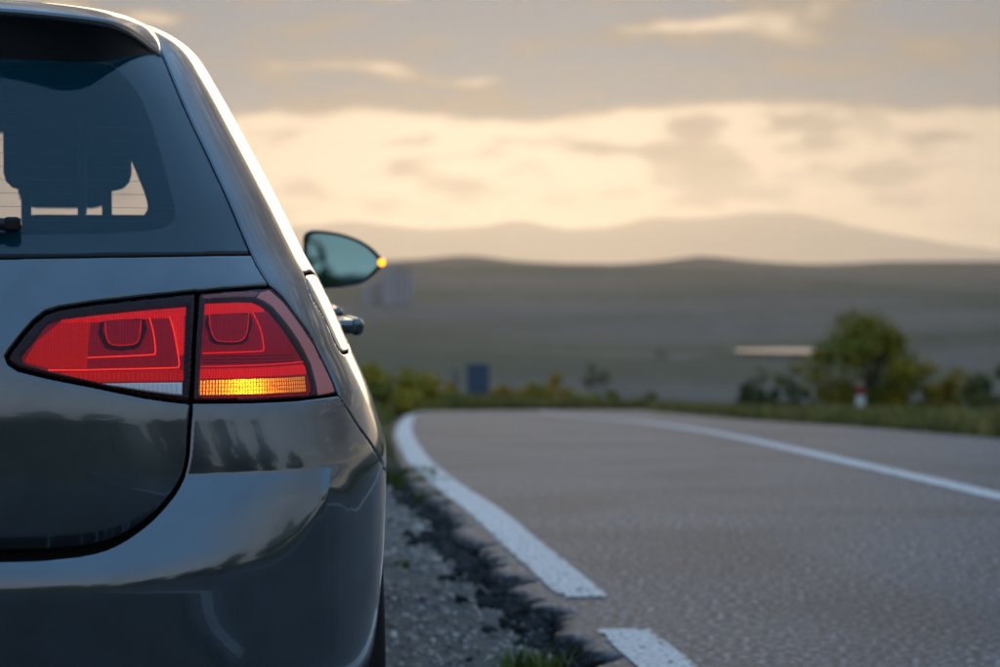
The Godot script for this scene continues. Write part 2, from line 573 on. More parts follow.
func build_shoulder() -> void:
	var v := PackedVector3Array()
	var ss := steps(-6.0, 15.0, 0.05)
	var cols := 70
	for s in ss:
		for k in cols:
			var t: float = lerpf(-4.2, ragged(s) + 0.10, pow(k / float(cols - 1), 0.55))
			var p := on_road(s, t)
			p.y = shoulder_y(s, t) - 0.03 * smooth(-3.4, -4.2, t) - 0.04 * smooth(12.5, 15.0, s)
			v.append(p)
	var m := mat(Color.WHITE, 0.9, 0.0, 0.35)
	m.albedo_texture = noise_tex(101, 0.09, 1024, 5, ramp([[0.0, lin(0.047, 0.045, 0.042)], [0.4, lin(0.145, 0.132, 0.118)], [0.65, lin(0.235, 0.215, 0.195)], [0.85, lin(0.27, 0.267, 0.26)], [1.0, lin(0.38, 0.375, 0.365)]]))
	m.normal_enabled = true
	m.normal_texture = noise_tex(103, 0.12, 1024, 4, null, true, 14.0)
	m.uv1_triplanar = true
	m.uv1_world_triplanar = true
	m.uv1_scale = Vector3.ONE * 1.4
	setting("gravel_shoulder", grid_mesh(ss.size(), cols, v, PackedColorArray(), PackedVector2Array(), true), m, "dark gravel shoulder between the car and the road")
	var sm := vmat(0.85, 0.4)
	for kind in 3:
		var places := []
		var tints := []
		var count: int = [14000, 8000, 1300][kind]
		for k in count:
			var s := 2.5 + 9.5 * pow(rng.randf(), 1.15)
			var t := rng.randf_range(-1.7, 0.7)
			var lim := ragged(s) - (0.02 if kind < 2 else 0.03)
			if t > lim: continue
			var size: float = [rng.randf_range(0.004, 0.008), rng.randf_range(0.007, 0.012), rng.randf_range(0.012, 0.022)][kind]
			var p := on_road(s, t)
			p.y = shoulder_y(s, t) + size * 0.15
			var b := Basis(Vector3(rng.randf() - 0.5, 1, rng.randf() - 0.5).normalized(), rng.randf() * TAU).scaled(Vector3.ONE * size)
			places.append(Transform3D(b, p))
			var g := 0.15 + 0.34 * pow(rng.randf(), 1.7)
			if rng.randf() < 0.06: g = rng.randf_range(0.35, 0.6)
			var w := rng.randf_range(0.06, 0.22)
			tints.append(Color(g * (1.0 + w), g, g * (1.0 - w)))
		scatter("gravel", stone_mesh(200 + kind), sm, places, tints, "loose grey roadside gravel stones")
	# crumbled asphalt at the broken edge, coloured near-black for the shade in its holes
	var places2 := []
	var tints2 := []
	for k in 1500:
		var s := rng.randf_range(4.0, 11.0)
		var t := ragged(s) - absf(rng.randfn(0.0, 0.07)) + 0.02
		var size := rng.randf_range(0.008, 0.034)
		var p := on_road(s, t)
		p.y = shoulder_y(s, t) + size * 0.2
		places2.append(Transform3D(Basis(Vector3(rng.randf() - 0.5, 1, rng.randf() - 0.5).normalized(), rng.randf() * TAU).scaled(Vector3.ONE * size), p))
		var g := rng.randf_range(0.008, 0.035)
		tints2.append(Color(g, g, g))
	scatter("asphalt_crumbs", stone_mesh(230), sm, places2, tints2, "crumbs of broken asphalt along the road edge, painted near-black for the shade in its holes")

# ---------------------------------------------------------------- plants
func blade_tuft(seed_: int, blades: int, h: float, spread: float) -> ArrayMesh:
	var r := RandomNumberGenerator.new()
	r.seed = seed_
	var tool := SurfaceTool.new()
	tool.begin(Mesh.PRIMITIVE_TRIANGLES)
	tool.set_smooth_group(-1)
	for k in blades:
		var a := r.randf() * TAU
		var o := Vector3(cos(a), 0, sin(a)) * r.randf() * spread * 0.4
		var lean := Vector3(cos(a), 0, sin(a)) * r.randf_range(0.1, 0.8) * spread
		var hh := h * r.randf_range(0.5, 1.0)
		var w := Vector3(-sin(a), 0, cos(a)) * 0.02 * h / 0.3 * r.randf_range(0.6, 1.0)
		var p0 := o - w
		var p1 := o + w
		var m0 := o + lean * 0.35 + Vector3.UP * hh * 0.6 - w * 0.7
		var m1 := o + lean * 0.35 + Vector3.UP * hh * 0.6 + w * 0.7
		var tip := o + lean + Vector3.UP * hh
		for p in [p0, m0, p1, p1, m0, m1, m0, tip, m1]: tool.add_vertex(p)
	tool.generate_normals()
	return tool.commit()

func leaf_mat(r := 0.7) -> StandardMaterial3D:
	var m := vmat(r, 0.3)
	m.backlight_enabled = true
	m.backlight = Color(0.5, 0.5, 0.35)
	return m

func crown_mesh(seed_: int, size: Vector3, lobes: int, leaves: int, leaf: float, c0: Color, c1: Color, limbs: Array) -> ArrayMesh:
	# leaf-sized faces gathered in clumps along an uneven crown whose base is at y = 0
	var r := RandomNumberGenerator.new()
	r.seed = seed_
	var cl := []
	for k in lobes:
		var a := r.randf() * TAU
		var u := pow(r.randf(), 0.5)
		var y := pow(r.randf(), 1.25)
		var wide := sin(PI * clampf(0.16 + 0.80 * y, 0, 1))
		cl.append([Vector3(cos(a) * u * size.x * 0.42 * wide, y * size.y * 0.86 + size.y * 0.06, sin(a) * u * size.z * 0.42 * wide), r.randf_range(0.13, 0.26) * size.y, r.randf()])
		limbs.append(cl[k][0])
	var v := PackedVector3Array()
	var n := PackedVector3Array()
	var c := PackedColorArray()
	for k in leaves:
		var l: Array = cl[r.randi() % lobes]
		var d := Vector3(r.randfn(), r.randfn() * 0.8, r.randfn())
		d = d.normalized() * pow(r.randf(), 0.45)
		var p: Vector3 = l[0] + d * l[1]
		p.y = maxf(p.y, 0.02)
		var nn := (d + Vector3(r.randfn(), r.randfn() + 0.6, r.randfn()) * 0.6).normalized()
		var x := nn.cross(Vector3(r.randfn(), r.randfn(), r.randfn())).normalized()
		var y := nn.cross(x)
		var s := leaf * r.randf_range(0.6, 1.3)
		var t: float = clampf(l[2] + r.randf_range(-0.25, 0.25), 0, 1)
		var col := c0.lerp(c1, t) * r.randf_range(1.2, 2.2)
		var q := [p - x * s * 0.35, p + y * s, p + x * s * 0.35, p - y * s]
		for e in [0, 1, 2, 0, 2, 3]:
			v.append(q[e])
			n.append(nn)
			c.append(col)
	return tri_mesh(v, n, c)

func plant(called: String, label: String, category: String, at: Vector3, size: Vector3, lobes: int, leaves: int, leaf: float, c0: Color, c1: Color, seed_: int, group := "", trunk := 0.0) -> Node3D:
	var o := thing(called, label, category, at, 0.0, group)
	var limbs := []
	var crown := part("crown", crown_mesh(seed_, size, lobes, leaves, leaf, c0, c1, limbs), leaf_mat(), o)
	crown.position.y = trunk
	var wood := mat(lin(0.05, 0.04, 0.03), 0.9)
	var list := []
	var thick := maxf(0.012, size.y * 0.018)
	list.append(tube([Vector3(0, -0.3, 0), Vector3(0.02, trunk * 0.5 + 0.05, 0.01), Vector3(0, trunk + size.y * 0.35, 0)], thick * 1.6, 7))
	for k in mini(limbs.size(), 9):
		var e: Vector3 = limbs[k] + Vector3(0, trunk, 0)
		list.append(tube([Vector3(0, trunk * 0.8 + 0.02, 0), e * Vector3(0.4, 0.5, 0.4) + Vector3(0, trunk * 0.4, 0), e], thick * 0.6, 5))
	part("trunk", join(list), wood, o)
	return o

func grass_places(count: int, region: Callable, sizes: Vector2) -> Array:
	var places := []
	for k in count:
		var q: Vector2 = region.call()
		if q.x < -900: continue
		var p := st(q.x, q.y)
		p.y -= 0.05
		var k2 := rng.randf_range(sizes.x, sizes.y)
		places.append(Transform3D(Basis(Vector3.UP, rng.randf() * TAU).scaled(Vector3(k2, k2 * rng.randf_range(0.8, 1.3), k2)), p))
	return places

func tints_for(n: int, a: Color, b: Color) -> Array:
	var out := []
	for k in n: out.append(a.lerp(b, rng.randf()) * rng.randf_range(0.75, 1.2))
	return out

func build_plants() -> void:
	var gm := leaf_mat(0.8)
	var tuft := blade_tuft(5, 11, 0.3, 0.22)
	var green := Color(0.12, 0.135, 0.026)
	var straw := Color(0.30, 0.22, 0.06)
	# left verge, from the shoulder's end along the road
	var left := func() -> Vector2:
		var s := 10.5 + 75.0 * pow(rng.randf(), 1.8)
		var t := ragged(s) - 0.22 - 9.0 * pow(rng.randf(), 1.7) * (0.3 + s / 60.0)
		if s < 14.5 and t < -0.95: return Vector2(-999, 0)
		return Vector2(s, t)
	var pl := grass_places(9000, left, Vector2(0.35, 1.1))
	scatter("verge_grass", tuft, gm, pl, tints_for(pl.size(), green, straw), "tall green and yellowing grass along the left verge")
	var right := func() -> Vector2:
		var s := 11.0 + 60.0 * pow(rng.randf(), 1.3)
		return Vector2(s, right_at(s) + 0.12 + 16.0 * pow(rng.randf(), 1.8) * (0.25 + s / 60.0))
	pl = grass_places(9000, right, Vector2(0.3, 0.85))
	scatter("verge_grass", tuft, gm, pl, tints_for(pl.size(), Color(0.11, 0.13, 0.03), Color(0.27, 0.20, 0.07)), "short green grass on the right verge")
	var beyond := func() -> Vector2:
		var s := rng.randf_range(58.0, 96.0)
		return Vector2(s, edge_at(s) - 0.3 - 14.0 * pow(rng.randf(), 1.5))
	pl = grass_places(7000, beyond, Vector2(0.8, 2.0))
	scatter("verge_grass", tuft, gm, pl, tints_for(pl.size(), Color(0.085, 0.10, 0.022), straw), "rough grass outside the bend")
	# small tufts that push up through the gravel
	var small := blade_tuft(9, 14, 0.07, 0.07)
	var sp := []
	for c in [[543, 664, 12, 0.05], [530, 658, 4, 0.05], [414, 480, 34, 0.10], [408, 472, 30, 0.12], [424, 494, 12, 0.05], [405, 478, 20, 0.12], [395, 475, 16, 0.12], [388, 560, 5, 0.08]]:
		var q := ground_at(c[0], c[1])
		for k in c[2]:
			var s: float = q.x + rng.randfn() * c[3]
			var t: float = q.y + rng.randfn() * c[3]
			var p := on_road(s, t)
			p.y = shoulder_y(s, t)
			sp.append(Transform3D(Basis(Vector3.UP, rng.randf() * TAU).scaled(Vector3.ONE * rng.randf_range(0.5, 1.3)), p))
	scatter("grass_tufts", small, gm, sp, tints_for(sp.size(), Color(0.07, 0.12, 0.02), Color(0.11, 0.13, 0.03)), "small grass tufts growing through the gravel")

	# the round shrub-tree on the right verge
	plant("round_tree", "bushy green tree with yellowing lower leaves beyond the right verge", "tree", at_pixel(870, 56.0), Vector3(4.0, 2.75, 3.6), 46, 9000, 0.09, Color(0.075, 0.090, 0.012), Color(0.18, 0.130, 0.012), 307, "", 0.1)
	plant("yellow_shrub", "yellow-brown spreading shrub beside the round tree", "shrub", at_pixel(925, 57.0), Vector3(3.4, 1.5, 2.6), 22, 4200, 0.08, Color(0.22, 0.15, 0.014), Color(0.15, 0.105, 0.015), 303)
	var kinds := [[968, 58.0, 1.2, 2.8], [1010, 55.0, 1.5, 3.0], [842, 61.0, 1.0, 2.0], [780, 75.0, 1.2, 3.2], [752, 78.0, 1.1, 2.6], [820, 72.0, 0.9, 2.4], [1060, 50.0, 1.6, 3.0]]
	for k in kinds.size():
		var b: Array = kinds[k]
		plant("verge_shrub", ["russet shrub to the right of the yellow shrub", "dark brown-green shrub at the end of the right verge", "low green shrub at the foot of the round tree", "dark low shrub over the edge of the road, left of the round tree", "dark low shrub standing farthest from the round tree", "low olive shrub between the dark shrubs and the round tree", "tall shrub outside the right end of the verge"][k], "shrub", at_pixel(b[0], b[1]), Vector3(b[3], b[2], b[3] * 0.8), 18, 2600, 0.085, [Color(0.075, 0.060, 0.022), Color(0.06, 0.055, 0.02), Color(0.05, 0.07, 0.015), Color(0.025, 0.033, 0.014), Color(0.025, 0.033, 0.014), Color(0.04, 0.045, 0.016), Color(0.05, 0.05, 0.02)][k], Color(0.06, 0.065, 0.016), 310 + k, "shrubs on the right verge")
	# weeds and bushes outside the bend, left
	var weeds := [[372, 30.0, 0.75, 1.3, 1], [392, 36.0, 0.8, 1.3, 1], [352, 26.0, 0.7, 1.4, 0], [412, 55.0, 1.1, 1.9, 1], [436, 66.0, 1.3, 1.7, 2], [456, 74.0, 1.0, 1.6, 1], [500, 80.0, 1.0, 2.0, 2], [530, 78.0, 1.2, 2.2, 1], [552, 80.0, 1.5, 1.7, 2], [575, 84.0, 1.0, 2.0, 1], [608, 88.0, 0.9, 2.4, 0], [650, 92.0, 0.9, 2.6, 0]]
	var wl := ["yellow-green weed bush near the car's flank", "broad yellow-green weed bush left of the bend", "dark green bush partly behind the car", "yellow-green bush where the edge line curls", "ochre bush left of the slim grey post", "low yellow-green bush at the foot of the slim post", "low ochre bush right of the dark sign", "green-yellow bush between the sign and the ochre bush", "upright ochre bush outside the bend", "low yellow-green bush beyond the upright ochre bush", "low green bush where the road leaves the view", "low green bush at the far end of the verge"]
	for k in weeds.size():
		var b: Array = weeds[k]
		plant("roadside_bush", wl[k], "bush", at_pixel(b[0], b[1]), Vector3(b[3], b[2], b[3]), 16, 2600, 0.075, [Color(0.095, 0.095, 0.016), Color(0.18, 0.145, 0.018), Color(0.26, 0.165, 0.018)][b[4]], [Color(0.13, 0.12, 0.02), Color(0.23, 0.175, 0.022), Color(0.21, 0.12, 0.02)][b[4]], 330 + k, "bushes outside the bend")
	# trees and hedges far out in the fields
	var far := [[590, 640.0, 7.0], [604, 660.0, 5.0], [760, 700.0, 6.0], [790, 690.0, 7.5], [660, 1500.0, 9.0], [715, 1420.0, 9.0], [735, 1440.0, 8.0]]
	var fl := ["dark hedge tree low in the valley, left of the pair", "small hedge tree in the valley beside another", "dark hedge tree in the valley left of the round tree", "broad hedge tree in the valley close to the round tree", "lone small field tree far out in the valley", "field tree standing left of the pond", "field tree at the pond's near shore"]
	for k in far.size():
		var b: Array = far[k]
		plant("field_tree", fl[k], "tree", at_pixel(b[0], b[1]), Vector3(b[2] * 1.5, b[2], b[2] * 1.4), 12, 420, b[2] * 0.07, Color(0.025, 0.035, 0.014), Color(0.04, 0.045, 0.018), 360 + k, "trees far out in the fields")
	# the wooded rise behind the camera that the paint and the door mirror reflect
	var back := [[-38.0, -16.0, 7.0], [-46.0, -4.0, 8.5], [-52.0, 9.0, 7.5], [-60.0, 21.0, 9.5], [-44.0, -30.0, 8.0], [-70.0, -14.0, 10.0], [-34.0, 26.0, 7.5], [-66.0, 40.0, 10.0], [-30.0, -44.0, 8.0], [-24.0, 31.0, 8.0], [-15.0, 37.0, 9.0], [-28.0, 44.0, 10.0], [-42.0, 34.0, 9.0], [-6.0, 42.0, 8.5]]
	var bl := ["roadside tree behind the car at the road's left kerb", "tall dark tree straight behind the car", "dark tree behind the car right of the road", "tallest near tree behind the car on the right", "spreading tree behind the car far to its left", "high tree behind the car on the left rise", "short tree behind the car beside the right verge", "high tree behind the car far to its right", "tree behind the car on the left bank", "tree across the road behind the car, first of the right-hand row", "tree across the road behind the car, second of the right-hand row", "high tree rising behind the right-hand row", "tree between the right-hand row and the tallest tree", "tree across the road, last of the right-hand row"]
	for k in back.size():
		var b: Array = back[k]
		plant("roadside_tree", bl[k], "tree", st(b[0], b[1]), Vector3(b[2] * 1.15, b[2] * 0.85, b[2] * 1.15), 26, 3200, b[2] * 0.05, Color(0.03, 0.045, 0.014), Color(0.05, 0.06, 0.02), 390 + k, "trees behind the car", b[2] * 0.2)

func at_pixel(px: float, s: float) -> Vector3:
	# on the ground, s metres ahead, in the direction of a column of the photograph
	return st(s, (px - 500.0) / FPX * s)

# ---------------------------------------------------------------- roadside furniture and far things
func build_roadside() -> void:
	var slate := mat(lin(0.045, 0.085, 0.13), 0.5, 0.2)
	var grey := mat(lin(0.16, 0.16, 0.165), 0.5, 0.5)
	var p := at_pixel(478, 70.0)
	var face := atan2(EYE.x - p.x, EYE.z - p.z)
	var sign_ := thing("road_sign", "dark blue-grey rectangular road sign panel outside the bend", "sign", p, face)
	part("sign_panel", rbox(Vector3(0.76, 1.14, 0.03), 0.014, Vector3(0, 1.02, 0)), slate, sign_)
	for x in [-0.28, 0.28]: part("sign_post", tube([Vector3(x, -0.3, -0.05), Vector3(x, 1.55, -0.05)], 0.03, 10), grey, sign_)
	for y in [0.75, 1.3]: part("bracket", rbox(Vector3(0.70, 0.05, 0.03), 0.01, Vector3(0, y, -0.03)), grey, sign_)
	p = at_pixel(455.5, 68.0)
	var slim := thing("marker_post", "slim grey marker post beside the dark road sign", "post", p, face)
	part("post", rbox(Vector3(0.20, 1.55, 0.08), 0.03, Vector3(0, 0.60, 0)), grey, slim)
	part("reflector", rbox(Vector3(0.10, 0.16, 0.01), 0.004, Vector3(0, 1.1, 0.042)), mat(lin(0.3, 0.3, 0.3), 0.2), slim)
	p = at_pixel(861, 46.0) + Vector3(0, 0.14, 0)
	var d := thing("delineator_post", "white delineator post with dark red top on the right verge", "post", p, atan2(EYE.x - p.x, EYE.z - p.z))
	var white := mat(lin(0.62, 0.62, 0.60), 0.5)
	part("post", rbox(Vector3(0.19, 0.70, 0.12), 0.04, Vector3(0, 0.02, 0)), white, d)
	part("top_band", rbox(Vector3(0.20, 0.26, 0.13), 0.04, Vector3(0, 0.37, 0)), mat(lin(0.16, 0.025, 0.022), 0.5), d)
	part("reflector", rbox(Vector3(0.07, 0.12, 0.01), 0.004, Vector3(0, 0.38, 0.067)), mat(lin(0.45, 0.02, 0.02), 0.25), d)
	# farm buildings on the hazy crest behind the door mirror
	var wall := mat(lin(0.24, 0.27, 0.31), 0.9)
	var roof := mat(lin(0.16, 0.15, 0.15), 0.9)
	var spots := [[397.5, 2600.0, 30.0, 42.0, "tall grey farm tower on the hazy slope behind the mirror"], [376, 2640.0, 26.0, 22.0, "low grey farmhouse beside the tall farm tower"]]
	for k in 2:
		var s: Array = spots[k]
		p = at_pixel(s[0], s[1])
		var h := thing("farm_building", s[4], "building", p, 0.3, "farm buildings on the slope")
		var wx: float = s[2]
		var hy: float = s[3]
		part("wall", rbox(Vector3(wx, hy + 6.0, wx * 0.9), 0.1, Vector3(0, hy / 2 - 3.0, 0)), wall, h)
		var tri := PackedVector2Array([Vector2(-wx * 0.56, hy - 0.1), Vector2(0, hy + wx * 0.2), Vector2(wx * 0.56, hy - 0.1)])
		part("roof", slab(tri, -wx * 0.48, wx * 0.48), roof, h)
		for y in int(hy / 6.0):
			for x in 3:
				part("window", rbox(Vector3(2.6, 3.2, 0.3), 0.05, Vector3((x - 1) * wx * 0.28, 3.5 + y * 5.6, wx * 0.45 + 0.05)), mat(lin(0.02, 0.025, 0.03), 0.2), h)
	# pond in the valley
	var pv := []
	for k in 40:
		var a := k * TAU / 40
		pv.append(Vector2(POND.x + cos(a) * POND_R.x * (1.0 + 0.12 * sin(3 * a)), POND.y + sin(a) * POND_R.y * (1.0 + 0.1 * cos(2 * a))))
	var tool := SurfaceTool.new()
	tool.begin(Mesh.PRIMITIVE_TRIANGLES)
	var c0 := st(POND.x, POND.y)
	c0.y = pond_y
	for k in 40:
		var a := st(pv[k].x, pv[k].y)
		var b := st(pv[(k + 1) % 40].x, pv[(k + 1) % 40].y)
		a.y = pond_y
		b.y = pond_y
		for q in [c0, b, a]: tool.add_vertex(q)
	tool.generate_normals()
	setting("pond_water", tool.commit(), mat(lin(0.05, 0.06, 0.06), 0.42, 0.0, 0.5), "pale pond shining in the valley")

# ---------------------------------------------------------------- the car's skin: rings stacked from sill to roof
# each ring: level, height, rear end on the centre line, half width, length and squareness of the rear corner, front end
const RING := [
	[1.5, 0.15, -0.17, 0.800, 0.70, 4.4, -4.00],
	[2.5, 0.25, -0.125, 0.850, 0.72, 4.4, -4.18],
	[4.0, 0.40, -0.096, 0.880, 0.72, 4.2, -4.25],
	[5.5, 0.55, -0.088, 0.890, 0.72, 4.0, -4.25],
	[6.9, 0.69, -0.073, 0.892, 0.72, 3.9, -4.20],
	[7.8, 0.78, -0.0738, 0.871, 0.72, 3.8, -4.08],
	[8.8, 0.88, -0.088, 0.829, 0.74, 3.7, -3.75],
	[9.8, 0.98, -0.134, 0.786, 0.77, 3.7, -3.15],
	[10.35, 1.035, -0.176, 0.756, 0.80, 3.8, -2.98],
	[11.4, 1.14, -0.245, 0.705, 0.82, 4.0, -2.76],
	[12.5, 1.25, -0.318, 0.648, 0.80, 4.0, -2.53],
	[13.4, 1.34, -0.385, 0.599, 0.75, 3.9, -2.32],
	[14.0, 1.402, -0.450, 0.560, 0.70, 3.6, -2.15],
	[14.5, 1.444, -0.545, 0.500, 0.65, 3.2, -2.02],
	[15.0, 1.468, -0.670, 0.410, 0.58, 2.8, -1.92],
	[15.5, 1.480, -0.880, 0.280, 0.48, 2.5, -1.82],
	[16.0, 1.484, -1.150, 0.010, 0.28, 2.5, -1.70]]
var ring_x := []
var ring_t := [[], [], [], [], [], []]
var us := PackedFloat32Array()      # columns of the grid
var ls := PackedFloat32Array()      # rows, in metres of level
var as_ := PackedFloat32Array()     # arc length of each column along the waist
var nu := 0
var nl := 0
var skin := PackedVector3Array()    # plain skin
var skin_n := PackedVector3Array()
var puff := PackedVector3Array()    # skin of the bumper, with its ledge
var puff_n := PackedVector3Array()
var skin_px := PackedVector2Array()
var crease_a := []
var crease_l := []
const CREASE_TOP := 0.702

func ring_at(level: float) -> Array:
	var out := []
	for k in 6: out.append(table(ring_x, ring_t[k], level * 10.0))
	return out

func on_ring(r: Array, u: float) -> Vector3:
	var n: float = r[4]
	var W: float = r[2]
	if u <= 1.0:
		var s := sin(u * PI / 2)
		var c := cos(u * PI / 2)
		var q := pow(pow(s, n) + pow(c, n), -1.0 / n)
		return Vector3(W * q * s, r[0], r[1] - r[3] + r[3] * q * c)
	var bf := 0.7 if r[0] < 0.95 else 0.45
	if u <= 2.0:
		return Vector3(W, r[0], lerpf(r[1] - r[3], r[5] + bf, u - 1.0))
	var s2 := sin((u - 2.0) * PI / 2)
	var c2 := cos((u - 2.0) * PI / 2)
	var q2 := pow(pow(s2, 3.0) + pow(c2, 3.0), -1.0 / 3.0)
	return Vector3(W * q2 * c2, r[0], r[5] + bf - bf * q2 * s2)

func soft_min(a: float, b: float, k: float) -> float:
	var h := maxf(k - absf(a - b), 0.0) / k
	return minf(a, b) - h * h * k * 0.25

func ledge(a: float, level: float) -> float:
	# how far the bumper stands out behind the tailgate at arc a
	if crease_a.is_empty(): return 0.0
	var amp := 0.090 * (1.0 - smooth(0.40, 0.93, a))
	var low: float = table(crease_a, crease_l, a)
	var deep := lerpf(maxf(CREASE_TOP - low, 0.02), 0.16, smooth(0.75, 0.95, a))
	var t := soft_min((CREASE_TOP - level) / deep, 1.0, 0.22 if deep > 0.06 else 0.5)
	var below := maxf(CREASE_TOP - deep - level, 0.0)
	return amp * maxf(t, 0.0) - 0.09 * below * amp / 0.09

func grid_normals(g: PackedVector3Array) -> PackedVector3Array:
	var out := PackedVector3Array()
	out.resize(g.size())
	for i in nl:
		for j in nu:
			var du := g[i * nu + mini(j + 1, nu - 1)] - g[i * nu + maxi(j - 1, 0)]
			if j == 0: du = Vector3(1, 0, 0)
			var dl := g[mini(i + 1, nl - 1) * nu + j] - g[maxi(i - 1, 0) * nu + j]
			out[i * nu + j] = du.cross(dl).normalized()
	return out

func lay_out_skin() -> void:
	for r in RING:
		ring_x.append(r[0])
		for k in 6: ring_t[k].append(r[k + 1])
	# columns: even steps of arc along the waist ring, finest where the lamps are
	var ref := ring_at(0.85)
	var fine := PackedFloat32Array()
	var arc := PackedFloat32Array()
	var total := 0.0
	var last := on_ring(ref, 0.0)
	for k in 3001:
		var p := on_ring(ref, k / 1000.0)
		total += p.distance_to(last)
		last = p
		fine.append(k / 1000.0)
		arc.append(total)
	var a := 0.0
	var k2 := 0
	while a < total:
		while k2 < 2999 and arc[k2 + 1] < a: k2 += 1
		us.append(lerpf(fine[k2], fine[k2 + 1], clampf((a - arc[k2]) / maxf(arc[k2 + 1] - arc[k2], 1e-6), 0, 1)))
		as_.append(a)
		a += 0.012 if a < 0.26 else 0.0032 if a < 1.02 else 0.008 if a < 1.45 else 0.03
	us.append(3.0)
	as_.append(total)
	nu = us.size()
	var l := 0.15
	while l < 1.6:
		ls.append(l)
		l += 0.015 if l < 0.5 else 0.004 if l < 0.765 else 0.0026 if l < 1.05 else 0.0075 if l < 1.45 else 0.015
	ls.append(1.6)
	nl = ls.size()
	for i in nl:
		var r := ring_at(ls[i])
		for j in nu: skin.append(on_ring(r, us[j]))
	skin_n = grid_normals(skin)
	for p in skin: skin_px.append(pixel(p))
	# the ledge's lower crease, traced along the photograph
	for p in [[0, 577], [43, 576], [129, 573], [170, 569], [235, 560], [273, 552], [290, 543], [308, 523], [321, 503], [327, 487], [329, 477]]:
		var q := to_skin(p[0], p[1])
		crease_a.append(q.x)
		crease_l.append(minf(q.y, CREASE_TOP))
	crease_a.push_front(0.0)
	crease_l.push_front(crease_l[0])
	puff = skin.duplicate()
	for i in nl:
		if ls[i] > CREASE_TOP: break
		for j in nu:
			if as_[j] > 1.0: break
			puff[i * nu + j] = skin[i * nu + j] + Vector3(0, 0, ledge(as_[j], ls[i])) * clampf(skin_n[i * nu + j].z * 1.6, 0, 1)
	puff_n = grid_normals(puff)

func to_skin(px: float, py: float) -> Vector2:
	# (arc, level) of the skin seen at a pixel
	var want := Vector2(px, py)
	var best := 1e9
	var bi := 0
	var bj := 0
	var i := 0
	while i < nl:
		var j := 0
		while j < nu and us[j] < 1.5:
			var k := i * nu + j
			if skin_n[k].dot(EYE - skin[k]) > 0.0:
				var d := skin_px[k].distance_squared_to(want)
				if d < best:
					best = d
					bi = i
					bj = j
			j += 5
		i += 5
	for pass_ in 3:
		var ci := bi
		var cj := bj
		for i2 in range(maxi(ci - 5, 0), mini(ci + 6, nl)):
			for j2 in range(maxi(cj - 5, 0), mini(cj + 6, nu)):
				var d := skin_px[i2 * nu + j2].distance_squared_to(want)
				if d < best:
					best = d
					bi = i2
					bj = j2
	bi = clampi(bi, 1, nl - 2)
	bj = clampi(bj, 1, nu - 2)
	var o := skin_px[bi * nu + bj]
	var ea := (skin_px[bi * nu + bj + 1] - skin_px[bi * nu + bj - 1]) / (as_[bj + 1] - as_[bj - 1])
	var el := (skin_px[(bi + 1) * nu + bj] - skin_px[(bi - 1) * nu + bj]) / (ls[bi + 1] - ls[bi - 1])
	var det := ea.cross(el)
	if absf(det) < 1e-6: return Vector2(as_[bj], ls[bi])
	var miss := want - o
	var da := clampf(miss.cross(el) / det, -0.02, 0.02)
	var dl := clampf(ea.cross(miss) / det, -0.02, 0.02)
	return Vector2(as_[bj] + da, ls[bi] + dl)

func trace(pts: Array) -> PackedVector2Array:
	var out := PackedVector2Array()
	for p in pts: out.append(to_skin(p[0], p[1]))
	return out

func spot(al: Vector2, inward := 0.0) -> Vector3:
	# a point of the skin (arc, level), sunk inward by some metres
	var j := clampi(as_.bsearch(al.x) - 1, 0, nu - 2)
	var i := clampi(ls.bsearch(al.y) - 1, 0, nl - 2)
	var a := (al.x - as_[j]) / (as_[j + 1] - as_[j])
	var l := (al.y - ls[i]) / (ls[i + 1] - ls[i])
	var k := i * nu + j
	var p := skin[k].lerp(skin[k + 1], a).lerp(skin[k + nu].lerp(skin[k + nu + 1], a), l)
	return p - skin_n[k] * inward

func rounded(pts: PackedVector2Array, steps := 4, closed := false) -> PackedVector2Array:
	# Catmull-Rom through the points
	var out := PackedVector2Array()
	var n := pts.size()
	for i in (n if closed else n - 1):
		var p0 := pts[posmod(i - 1, n) if closed else maxi(i - 1, 0)]
		var p1 := pts[i]
		var p2 := pts[(i + 1) % n]
		var p3 := pts[(i + 2) % n if closed else mini(i + 2, n - 1)]
		for k in steps:
			var t := k / float(steps)
			out.append(0.5 * ((2.0 * p1) + (p2 - p0) * t + (2.0 * p0 - 5.0 * p1 + 4.0 * p2 - p3) * t * t + (3.0 * p1 - p0 - 3.0 * p2 + p3) * t * t * t))
	if not closed: out.append(pts[n - 1])
	return out

func signed(poly: PackedVector2Array, reach := 0.03) -> PackedFloat32Array:
	# signed distance to a closed outline for every grid point, exact within reach, negative inside
	var out := PackedFloat32Array()
	out.resize(nu * nl)
	out.fill(reach)
	var n := poly.size()
	for i in nl:
		var y := ls[i]
		var xs := []
		for k in n:
			var p := poly[k]
			var q := poly[(k + 1) % n]
			if (p.y > y) != (q.y > y): xs.append(p.x + (y - p.y) / (q.y - p.y) * (q.x - p.x))
		xs.sort()
		for k in range(0, xs.size() - 1, 2):
			var j0 := as_.bsearch(xs[k])
			while j0 < nu and as_[j0] < xs[k + 1]:
				out[i * nu + j0] = -reach
				j0 += 1
	for k in n:
		var p := poly[k]
		var q := poly[(k + 1) % n]
		var d := q - p
		var dd := maxf(d.length_squared(), 1e-12)
		var i0 := ls.bsearch(minf(p.y, q.y) - reach)
		var i1 := mini(ls.bsearch(maxf(p.y, q.y) + reach), nl)
		var j0 := as_.bsearch(minf(p.x, q.x) - reach)
		var j1 := mini(as_.bsearch(maxf(p.x, q.x) + reach), nu)
		for i in range(i0, i1):
			for j in range(j0, j1):
				var w := Vector2(as_[j], ls[i]) - p
				var e := (w - d * clampf(w.dot(d) / dd, 0, 1)).length()
				var at := i * nu + j
				if e < absf(out[at]): out[at] = e * signf(out[at])
	return out

